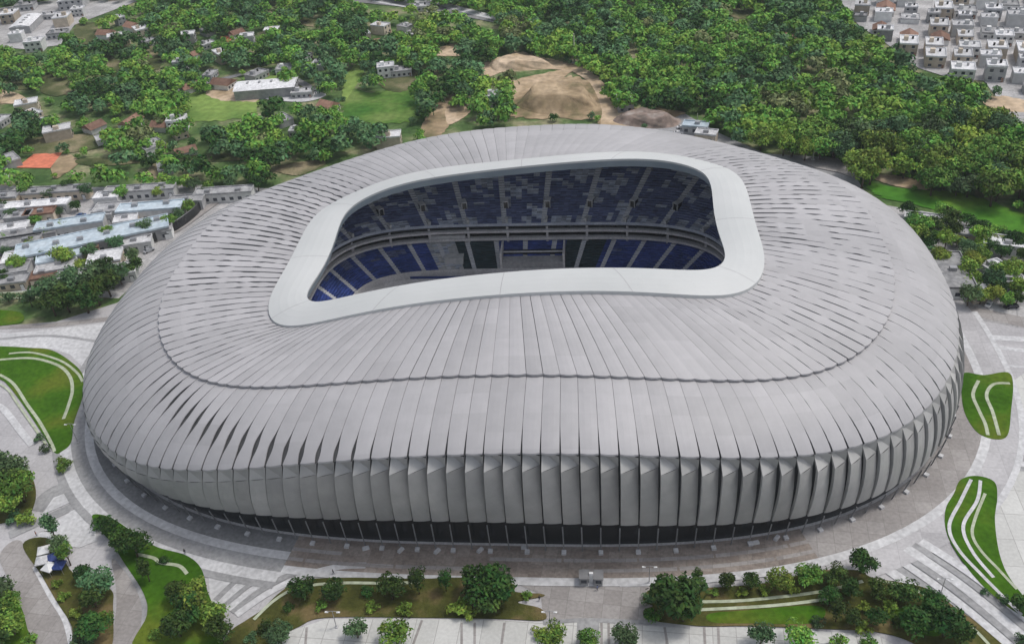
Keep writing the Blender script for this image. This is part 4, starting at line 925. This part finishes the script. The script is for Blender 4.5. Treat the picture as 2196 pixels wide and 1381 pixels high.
# scattered suburban houses between the trees on the left
sp = []
for (x, y) in HOUSESPOT:
    px, py = PJ((x, y, 0))
    if not (-20 < px < 900 and 0 < py < 400): continue
    if any((x-a)**2+(y-b_)**2 < 15**2 for a, b_ in sp): continue
    sp.append((x, y))
rnd.shuffle(sp)
for (x, y) in sp[:62]:
    px, py = PJ((x, y, 0)); wh = 'in trees, %s %s' % ('near' if py > 240 else ('middle' if py > 110 else 'far'), 'far left' if px < 300 else ('left centre' if px < 600 else 'behind the left rim'))
    put_house(rnd.choice([1, 2, 6, 1, 3, 3, 4, 2]), x, y, rnd.uniform(0, 3), wh, 'houses between the trees on the left', rnd.uniform(.7, .95))
for (px, py, k, rz, lab) in ((830, 160, 0, .2, 'beside the meadow path'), (862, 158, 1, .2, 'behind the meadow, right of the white one'), (1060, 222, 0, .1, 'left of the earth field'), (650, 203, 1, .1, 'at the right end of the car park above the sports field'), (575, 198, 5, 1.7, 'on the car park above the sports field'), (385, 275, 0, .2, 'just below the sports field'), (1690, 90, 3, .2, 'alone in the dark forest at the top right'), (1340, 232, 4, .1, 'at the head of the sand path'), (905, 18, 1, .1, 'beside the motorway')):
    p = G(px, py+4); put_house(k, p[0], p[1], rz, lab, None, .9)
# left hand flat-roofed buildings, each with its own size (px of roof centre, length, depth, height, angle)
def building(px, py, L, D, H, rz, wm, rm, label, form='flat'):
    p = G(px, py, H); e = empty('building', (p[0], p[1], .05), rz); tag(e, label, 'building', None)
    b = MB(); b.box(-L/2, L/2, -D/2, D/2, 0, H); b.obj('wall', M[wm], e)
    r = MB(); r.box(-L/2-.2, L/2+.2, -D/2-.2, D/2+.2, H+.003, H+.3)
    for x0, x1, y0, y1 in ((-L/2-.2, L/2+.2, -D/2-.2, -D/2+.15), (-L/2-.2, L/2+.2, D/2-.15, D/2+.2), (-L/2-.2, -L/2+.15, -D/2+.15, D/2-.15), (L/2-.15, L/2+.2, -D/2+.15, D/2-.15)): r.box(x0, x1, y0, y1, H+.3, H+.75)
    ro = r.obj('roof', M[rm], e)
    n = max(1, int(L/9)); u = MB()
    for k in range(n): 
        u = MB(); x = -L/2+L*(k+.5)/n+rnd.uniform(-1, 1); y = rnd.uniform(-D*.2, D*.2); u.box(x-1.1, x+1.1, y-.8, y+.8, H+.3, H+1.5); u.obj('roof_unit', M['metal'], ro)
    n = max(2, int(L/3.2))
    for k in range(min(n, 12)):
        x = -L/2+L*(k+.5)/min(n, 12); wn = MB()
        wn.box(x-.8, x+.8, -D/2-.06, -D/2+.02, 1.1, 2.5); wn.obj('window', M['glass'], e)
    dm = MB(); dm.box(L*.5-2.3, L*.5-1.1, -D/2-.08, -D/2-.003, 0, 2.2); dm.obj('door', M['white'], e); return e
A0 = .28
for a in ((200, 508, 56, 11, 5, .42, 'wallg', 'roofb', 'long pale blue roofed hall left of the stadium'), (128, 545, 16, 10, 4, .42, 'wallg', 'roofb', 'small pale blue roofed block below the long blue hall'), (150, 478, 26, 7, 5, A0, 'wallw', 'roofb', 'short pale blue roofed hall behind the long blue hall'), (322, 444, 26, 7, 5, .12, 'wallw', 'roofb', 'pale blue roofed hall nearest the dark tree gap behind the stadium'),
          (60, 440, 34, 6, 4, .12, 'wallw', 'roofw', 'white flat roofed row at the far left below the trees'), (290, 518, 12, 6, 3.5, .3, 'wallw', 'roofw', 'small white block at the right end of the long blue hall'), (335, 490, 12, 8, 3.5, .3, 'wallw', 'roofg', 'grey roofed block between blue hall and stadium'), (240, 446, 14, 8, 4.5, .12, 'wallw', 'roofg', 'lilac grey roofed block between two pale blue halls'),
          (225, 552, 12, 9, 4, .3, 'wallb', 'roofw', 'cream roofed block beside the green trees left of the stadium'), (120, 572, 14, 7, 3.5, .3, 'wallw', 'roofw', 'white block above the tree clump car park'), (30, 520, 20, 9, 4, .3, 'wallb', 'roofg', 'beige block with grey roof at the left edge'), (60, 548, 18, 9, 3.5, .3, 'wallw', 'roofw', 'white roofed block at the left edge below the beige one'),
          (20, 578, 14, 8, 3.5, .3, 'wallw', 'roofg', 'grey roofed block lowest at the left edge'), (60, 500, 22, 8, 4, .3, 'wallg', 'roofg', 'dark grey roofed block left of the blue roofs'), (20, 490, 14, 7, 4, .3, 'wallw', 'roofw', 'white block at the left edge beside the dark grey one'), (215, 458, 10, 6, 4, .2, 'wallw', 'roofw', 'tiny white block behind the long blue hall'),
          (262, 578, 10, 8, 3.5, .3, 'wallw', 'roofw', 'white block closest to the left rim of the stadium'), (180, 590, 20, 7, 3, .2, 'wallg', 'roofg', 'low grey shed above the tree clump'), (400, 428, 14, 6, 4, .1, 'wallg', 'roofg', 'grey block where the road bends behind the stadium'), (480, 410, 24, 6, 4, .1, 'wallw', 'roofg', 'long grey roofed row touching the far left rim'), (120, 408, 28, 6, 4, .1, 'wallb', 'roofg', 'taupe roofed row under the trees at far left'), (300, 405, 30, 6, 4, .1, 'wallw', 'roofg', 'greenish grey roofed row under the trees behind the blue hall'),
          (1492, 268, 11, 6, 3.5, -.25, 'wallg', 'roofb', 'blue grey service building behind the far right rim'), (1515, 285, 9, 6, 4, -.3, 'wallb', 'roofw', 'small pale service block behind the far right rim'), (2038, 580, 11, 22, 4, -.05, 'wallw', 'roofg', 'grey flat roofed hall in the right car park'), (1985, 470, 14, 7, 3.5, -.3, 'wallw', 'roofw', 'white roofed shed at the top of the right car park'),
          (2165, 520, 16, 7, 3.5, -.3, 'wallw', 'roofw', 'white roofed shed at the right edge below the meadow'),
          (2085, 500, 8, 5, 3, -.3, 'wallb', 'roofg', 'beige hut above the grey hall in the right car park'), (2130, 570, 7, 5, 3, .4, 'wallw', 'roofw', 'tiny white hut in the middle of the right car park'), (2165, 600, 8, 5, 3, -.2, 'wallg', 'roofw', 'tiny pale hut near the right edge of the car park'), (2105, 625, 7, 5, 3, .2, 'wallb', 'roofw', 'tiny beige hut low in the right car park'),
          (85, 455, 12, 6, 4, .2, 'wallb', 'roofr', 'brown roofed block left of the short pale blue hall'), (40, 462, 10, 6, 4, .2, 'wallg', 'roofg', 'small grey block behind the dark grey roofed one'), (270, 470, 9, 6, 4, .3, 'wallb', 'roofw', 'small beige block behind the long blue hall'), (95, 590, 9, 6, 3, .3, 'wallb', 'roofr', 'small brown roofed hut above the tree clump'), (185, 532, 9, 5, 3.5, .42, 'wallb', 'roofr', 'brown roofed annex under the long blue hall'),
          (10, 420, 12, 6, 4, .1, 'wallb', 'roofg', 'taupe block at the left edge under the trees'), (230, 420, 10, 6, 4, .1, 'wallw', 'roofw', 'small white block among trees behind the blue hall'), (30, 600, 10, 6, 3, .2, 'wallb', 'roofg', 'small beige block at the left edge by the kerb')):
    building(*a)
ribbon('access_road', [(300, 530), (350, 510), (390, 488), (430, 460), (480, 425), (520, 410)], 3.2, M['taupe'], .12)
ribbon('access_road', [(318, 524), (360, 505), (400, 480), (435, 440), (440, 425)], 2.6, M['asphalt'], .10)
W_ = [G(*q) for q in spline([(322, 527), (362, 506), (398, 484), (428, 458), (440, 432)], 6, False)]
e = empty('retaining_wall', (float(W_[0][0]), float(W_[0][1]), 0)); tag(e, 'dark curved retaining wall along the access road behind the left rim', 'wall')
b = MB(); n_ = len(W_); o0_ = W_[0]
V = [(p[0]-o0_[0], p[1]-o0_[1], 0) for p in W_]+[(p[0]-o0_[0], p[1]-o0_[1], 4.2) for p in W_]+[(p[0]-o0_[0], p[1]-o0_[1]+1.2, 4.2) for p in W_]+[(p[0]-o0_[0], p[1]-o0_[1]+1.2, 0) for p in W_]
b.add(V, [(a*n_+k, a*n_+k+1, ((a+1) % 4)*n_+k+1, ((a+1) % 4)*n_+k) for a in range(4) for k in range(n_-1)]); b.obj('wall_face', M['dark'], e)
b = MB(); b.add([(x, y-.15, z+.01) for x, y, z in V[n_:2*n_]]+[(x, y+.15, z+.01) for x, y, z in V[2*n_:3*n_]], [(k, k+1, n_+k+1, n_+k) for k in range(n_-1)]); b.obj('coping', M['gapgrey'], e)
# ------------------------------------------------------------------ cars
def car_proto(paint):
    e = empty('parked_car', (0, 0, -50)); b = MB()
    prof = [(-2.1, .45), (-2.15, .8), (-1.5, .95), (-.9, 1.4), (.6, 1.42), (1.25, .98), (2.05, .85), (2.15, .5), (2.0, .3), (-2.0, .3)]
    n = len(prof); V = [(x, -.85 if z < 1.1 else -.68, z) for x, z in prof]+[(x, .85 if z < 1.1 else .68, z) for x, z in prof]
    b.add(V, [tuple(range(n)), tuple(range(2*n-1, n-1, -1))]+[(k, n+k, n+(k+1) % n, (k+1) % n) for k in range(n)]); b.obj('body', M[paint], e)
    g = MB(); g.add([(-1.42, -.7, 1.0), (-.95, -.66, 1.36), (-.95, .66, 1.36), (-1.42, .7, 1.0)], [(0, 1, 2, 3)]); g.v = [(x-.03, y, z+.03) for x, y, z in g.v]; g.obj('rear_window', M['glass'], e)
    g = MB(); g.add([(.68, -.66, 1.4), (1.2, -.72, 1.02), (1.2, .72, 1.02), (.68, .66, 1.4)], [(0, 1, 2, 3)]); g.v = [(x+.03, y, z+.03) for x, y, z in g.v]; g.obj('windscreen', M['glass'], e)
    for s in (-1, 1):
        g = MB(); g.add([(-1.2, s*.8, 1.0), (1.0, s*.8, 1.0), (.55, s*.72, 1.34), (-.85, s*.72, 1.34)], [(0, 1, 2, 3)]); g.obj('side_window', M['glass'], e)
        for x in (-1.3, 1.3): g = MB(); g.tube([(x, s*.7, .32), (x, s*.9, .32)], [.32, .32], 12); g.obj('wheel', M['black'], e)
    return e
CARS = {k: car_proto(k) for k in ('carw', 'cars', 'card', 'carr', 'carb')}; usedC = set()
CN = dict(carw='white', cars='silver grey', card='black', carr='dark red', carb='blue')
def put_car(px, py, rz, k, where, group):
    p = G(px, py)
    if k in usedC: e = copy_tree(CARS[k])
    else: e = CARS[k]; usedC.add(k)
    e.location = (p[0], p[1], .06); e.rotation_euler = (0, 0, rz); tag(e, '%s car %s' % (CN[k], where), 'car', group)
for a in ((2110, 595, .3, 'carw', 'parked under trees in the middle of the right car park'), (2128, 612, .3, 'card', 'parked beside the pale car, right car park'), (2150, 628, .3, 'cars', 'parked lower in the right car park'), (2168, 660, .2, 'card', 'at the lower right end of the right car park'), (2145, 588, .3, 'carw', 'at the top of the short row, right edge car park'), (2070, 540, .3, 'cars', 'above the grey hall in the right car park'), (2090, 560, 1.2, 'carb', 'right of the grey hall in the right car park'), (2030, 505, 1.2, 'card', 'near the top of the right car park'), (2120, 655, 1.0, 'carw', 'on the lower kerb of the right car park'),
          (1462, 276, 0, 'carw', 'left of the blue grey service building'), (1440, 290, .2, 'cars', 'on the near kerb behind the far right rim'), (1505, 300, 0, 'card', 'rightmost on the service road behind the rim'), (205, 600, .3, 'cars', 'rightmost in the yard above the tree clump'), (90, 606, .3, 'card', 'between two paler cars in the yard above the tree clump'), (40, 478, .2, 'carw', 'beside the white block at the left edge'), (110, 520, .4, 'carr', 'at the left end of the long blue hall'), (320, 540, .9, 'cars', 'on the access road close to the left rim'), (355, 455, .2, 'cars', 'on the road below the bend behind the left rim'),
          (170, 610, .3, 'carw', 'in the yard above the tree clump at left'), (120, 602, .3, 'carr', 'left one of the yard above the tree clump'), (60, 598, .3, 'cars', 'by the kerb at the far left yard'), (275, 545, 1.2, 'card', 'between the cream block and the stadium'), (300, 470, .2, 'carw', 'on the road right of the pale blue halls'), (380, 440, .2, 'carb', 'near the bend of the road behind the stadium'), (85, 468, .2, 'card', 'behind the dark grey roofed block at left'), (175, 465, .2, 'carb', 'behind the short pale blue hall'), (1480, 300, 0, 'carb', 'on the service road behind the far right rim'), (1455, 288, 0, 'carw', 'left one on the service road behind the rim')):
    put_car(*a, 'parked cars')
# ------------------------------------------------------------------ plaza objects
def pole(px, py0, py1, r, label, name, cat):
    p = G(px, py1); sc = FPX/depth(p); ang = math.asin(-F_[2]); h = (py1-py0)/sc/math.cos(ang)
    e = empty(name, (p[0], p[1], .05)); tag(e, label, cat)
    b = MB(); b.tube([(0, 0, 0), (0, 0, h)], [r, r*.55], 10); b.obj('pole', M['metal' if cat != 'flagpole' else 'path'], e)
    b = MB(); b.box(-r*2.5, r*2.5, -r*2.5, r*2.5, 0, .4); b.obj('footing', M['light'], e); return e, h
e, h = pole(1232, 84, 136, .55, 'tall pale mast standing at the head of the sand path', 'mast', 'flagpole')
e, h = pole(1743, 315, 344, .3, 'short pale mast on the terrace behind the far right rim', 'mast', 'flagpole')
e, h = pole(2196-700-1, 246, 262, .25, 'thin mast by the service building behind the rim', 'mast', 'flagpole')
def lamp(px, py0, py1, label):
    e, h = pole(px, py0, py1, .12, label, 'street_lamp', 'lamp')
    b = MB(); b.tube([(-1.3, 0, h-.3), (-.5, 0, h), (.5, 0, h), (1.3, 0, h-.3)], [.06]*4, 6); b.obj('arm', M['metal'], e)
    for s in (-1, 1): b = MB(); b.box(s*1.3-.4, s*1.3+.4, -.18, .18, h-.42, h-.26); b.obj('lamp_head', M['white'], e)
    e['group'] = 'street lamps'
lamp(2018, 1232, 1270, 'double armed grey lamp on the striped ramp at lower right')
lamp(1392, 1205, 1250, 'double armed grey lamp beside the large front right tree')
lamp(722, 1300, 1345, 'double armed grey lamp at the lower edge of the front left bed')
lamp(168, 905, 950, 'double armed grey lamp by the left lawn and stadium')
lamp(1180, 1300, 1345, 'double armed grey lamp at the bottom of the central plaza')
# entrance kiosk in front
p = G(1268, 1248); e = empty('entrance_kiosk', (p[0], p[1], .1)); tag(e, 'small entrance kiosk, two grey booths around a white post on the central plaza', 'kiosk')
for x in (-2.6, .7):
    b = MB(); b.box(x, x+1.9, -1.2, 1.2, 0, 2.4); bo = b.obj('booth', M['midgray'], e)
    b = MB(); b.box(x+.3, x+1.6, -1.26, -1.203, 1.0, 2.0); b.obj('window', M['glass'], bo)
    b = MB(); b.box(x-.2, x+2.1, -1.4, 1.4, 2.403, 2.65); b.obj('booth_roof', M['gapgrey'], bo)
b = MB(); b.box(-.45, .45, -.3, .3, 0, 3.2); b.obj('post', M['white'], e)
# blue and white tents at lower left
for k, (px, py, mk, lb) in enumerate(((100, 1192, 'white', 'white square canopy on the left of the blue one on the median'), (122, 1206, 'blue', 'blue square canopy between white canopies on the median'), (140, 1186, 'roofw', 'light grey square canopy behind the blue one on the median'), (112, 1228, 'white', 'white square canopy lowest of the cluster on the median'), (132, 1224, 'blue', 'blue square canopy at the lower right of the cluster'), (96, 1214, 'roofw', 'pale grey canopy at the lower left of the cluster'))):
    p = G(px, py); e = empty('canopy', (p[0], p[1], .1), .4+k*.3); tag(e, lb, 'canopy', 'canopies on the lower left median')
    b = MB(); a = 1.45; b.add([(-a, -a, 2.2), (a, -a, 2.2), (a, a, 2.2), (-a, a, 2.2), (0, 0, 3.2), (-a, -a, 1.95), (a, -a, 1.95), (a, a, 1.95), (-a, a, 1.95)], [(0, 1, 4), (1, 2, 4), (2, 3, 4), (3, 0, 4), (5, 6, 1, 0), (6, 7, 2, 1), (7, 8, 3, 2), (8, 5, 0, 3)]); b.obj('canopy_top', M[mk], e)
    for sx in (-1, 1):
        for sy in (-1, 1): b = MB(); b.tube([(sx*1.4, sy*1.4, 0), (sx*1.4, sy*1.4, 2.0)], [.05, .05], 6); b.obj('leg', M['metal'], e)
# steel bollards / blocks
for k, (px, py) in enumerate(((785, 1172), (860, 1176), (938, 1178), (1030, 1176), (1125, 1170), (1620, 1160), (1665, 1150))):
    p = G(px, py+6); e = empty('concrete_block', (p[0], p[1], .1), rnd.random()); b = MB(); b.box(-.9, .9, -.45, .45, 0, .8); b.v = [(x*(.85 if z > .5 else 1), y*(.8 if z > .5 else 1), z) for x, y, z in b.v]; b.obj('block', M['light'], e)
    ORD = ['leftmost', 'second from left', 'third from left', 'fourth from left', 'third from right', 'second from right', 'rightmost'][k]
    tag(e, 'loose pale concrete block on the brown pavement at the facade foot, %s' % ORD, 'block', 'loose concrete blocks at the facade foot')
# people
def person(px, py, rz, shirt, label):
    p = G(px, py); e = empty('person', (p[0], p[1], .18), rz); tag(e, label, 'person', 'people on the plaza')
    J = [((0, 0, .95), .15), ((0, 0, 1.2), .15), ((0, 0, 1.42), .15), ((0, 0, 1.52), .06), ((0, 0, 1.62), .10), ((0, 0, 1.72), .095)]
    ed = [(0, 1), (1, 2), (2, 3), (3, 4), (4, 5)]
    for s in (-1, 1):
        k = len(J); st_ = .18*s
        J += [((s*.1, 0, .88), .10), ((s*.11, st_*.5, .5), .07), ((s*.12, st_, .1), .05), ((s*.12, st_-.14, .04), .04)]; ed += [(0, k), (k, k+1), (k+1, k+2), (k+2, k+3)]
        k = len(J); J += [((s*.2, 0, 1.4), .06), ((s*.25, .03*s, 1.13), .045), ((s*.26, -.1*s-.05, .88), .035), ((s*.26, -.12*s-.08, .78), .03)]; ed += [(2, k), (k, k+1), (k+1, k+2), (k+2, k+3)]
    me = bpy.data.meshes.new('body'); me.from_pydata([q[0] for q in J], ed, []); o = link('body', me, e)
    o.modifiers.new('skin', 'SKIN')
    for q, sv_ in zip(J, me.skin_vertices[0].data): sv_.radius = (q[1], q[1])
    me.skin_vertices[0].data[0].use_root = True
    sub = o.modifiers.new('sub', 'SUBSURF'); sub.levels = 1; sub.render_levels = 1
    m = bpy.data.materials.new('person_'+shirt); m.use_nodes = True; N = m.node_tree.nodes; L = m.node_tree.links
    tc = N.new('ShaderNodeTexCoord'); sp_ = N.new('ShaderNodeSeparateXYZ'); L.new(tc.outputs['Object'], sp_.inputs[0]); rp = N.new('ShaderNodeValToRGB'); rp.color_ramp.interpolation = 'CONSTANT'
    dv = N.new('ShaderNodeMath'); dv.operation = 'DIVIDE'; dv.inputs[1].default_value = 1.8; L.new(sp_.outputs['Z'], dv.inputs[0]); L.new(dv.outputs[0], rp.inputs[0])
    cols = {'shirtd': (.025, .025, .03), 'shirtb': (.08, .12, .28), 'shirtr': (.32, .11, .08)}
    rp.color_ramp.elements[0].color = (.03, .04, .07, 1); rp.color_ramp.elements[1].position = .52; rp.color_ramp.elements[1].color = (*cols[shirt], 1)
    e2 = rp.color_ramp.elements.new(.83); e2.color = (.42, .26, .18, 1)
    L.new(rp.outputs[0], N['Principled BSDF'].inputs['Base Color']); me.materials.append(m)
    hm = MB(); hm.tube([(0, .02, 1.66), (0, .02, 1.74), (0, .02, 1.80)], [.115, .115, .05], 10); hm.obj('hair', M['black'], e)
person(1157, 1288, .3, 'shirtd', 'person in black walking at the tip of the front left bed')
person(1281, 1266, 1.2, 'shirtb', 'person in blue standing below the entrance kiosk')
person(80, 1150, 2.0, 'shirtr', 'person in a rust red shirt on the pale pavement at lower left')
person(716, 1232, 2.4, 'shirtd', 'person in black on the paving above the front left bed')
person(398, 1188, .8, 'shirtd', 'person in black at the top corner of the lower left lawn')
hz = MB(); hz.box(-1400, 1400, -420, 1500, -1, 215)      # thin summer haze
ho = hz.obj('haze', [bpy.data.materials.new('haze')]); hm_ = ho.data.materials[0]; hm_.use_nodes = True; N = hm_.node_tree.nodes
N.remove(N['Principled BSDF']); pv = N.new('ShaderNodeVolumePrincipled'); pv.inputs['Density'].default_value = .0001; pv.inputs['Color'].default_value = (.80, .87, .92, 1)
hm_.node_tree.links.new(pv.outputs[0], N['Material Output'].inputs['Volume']); ho['kind'] = 'stuff'
finish_labels()
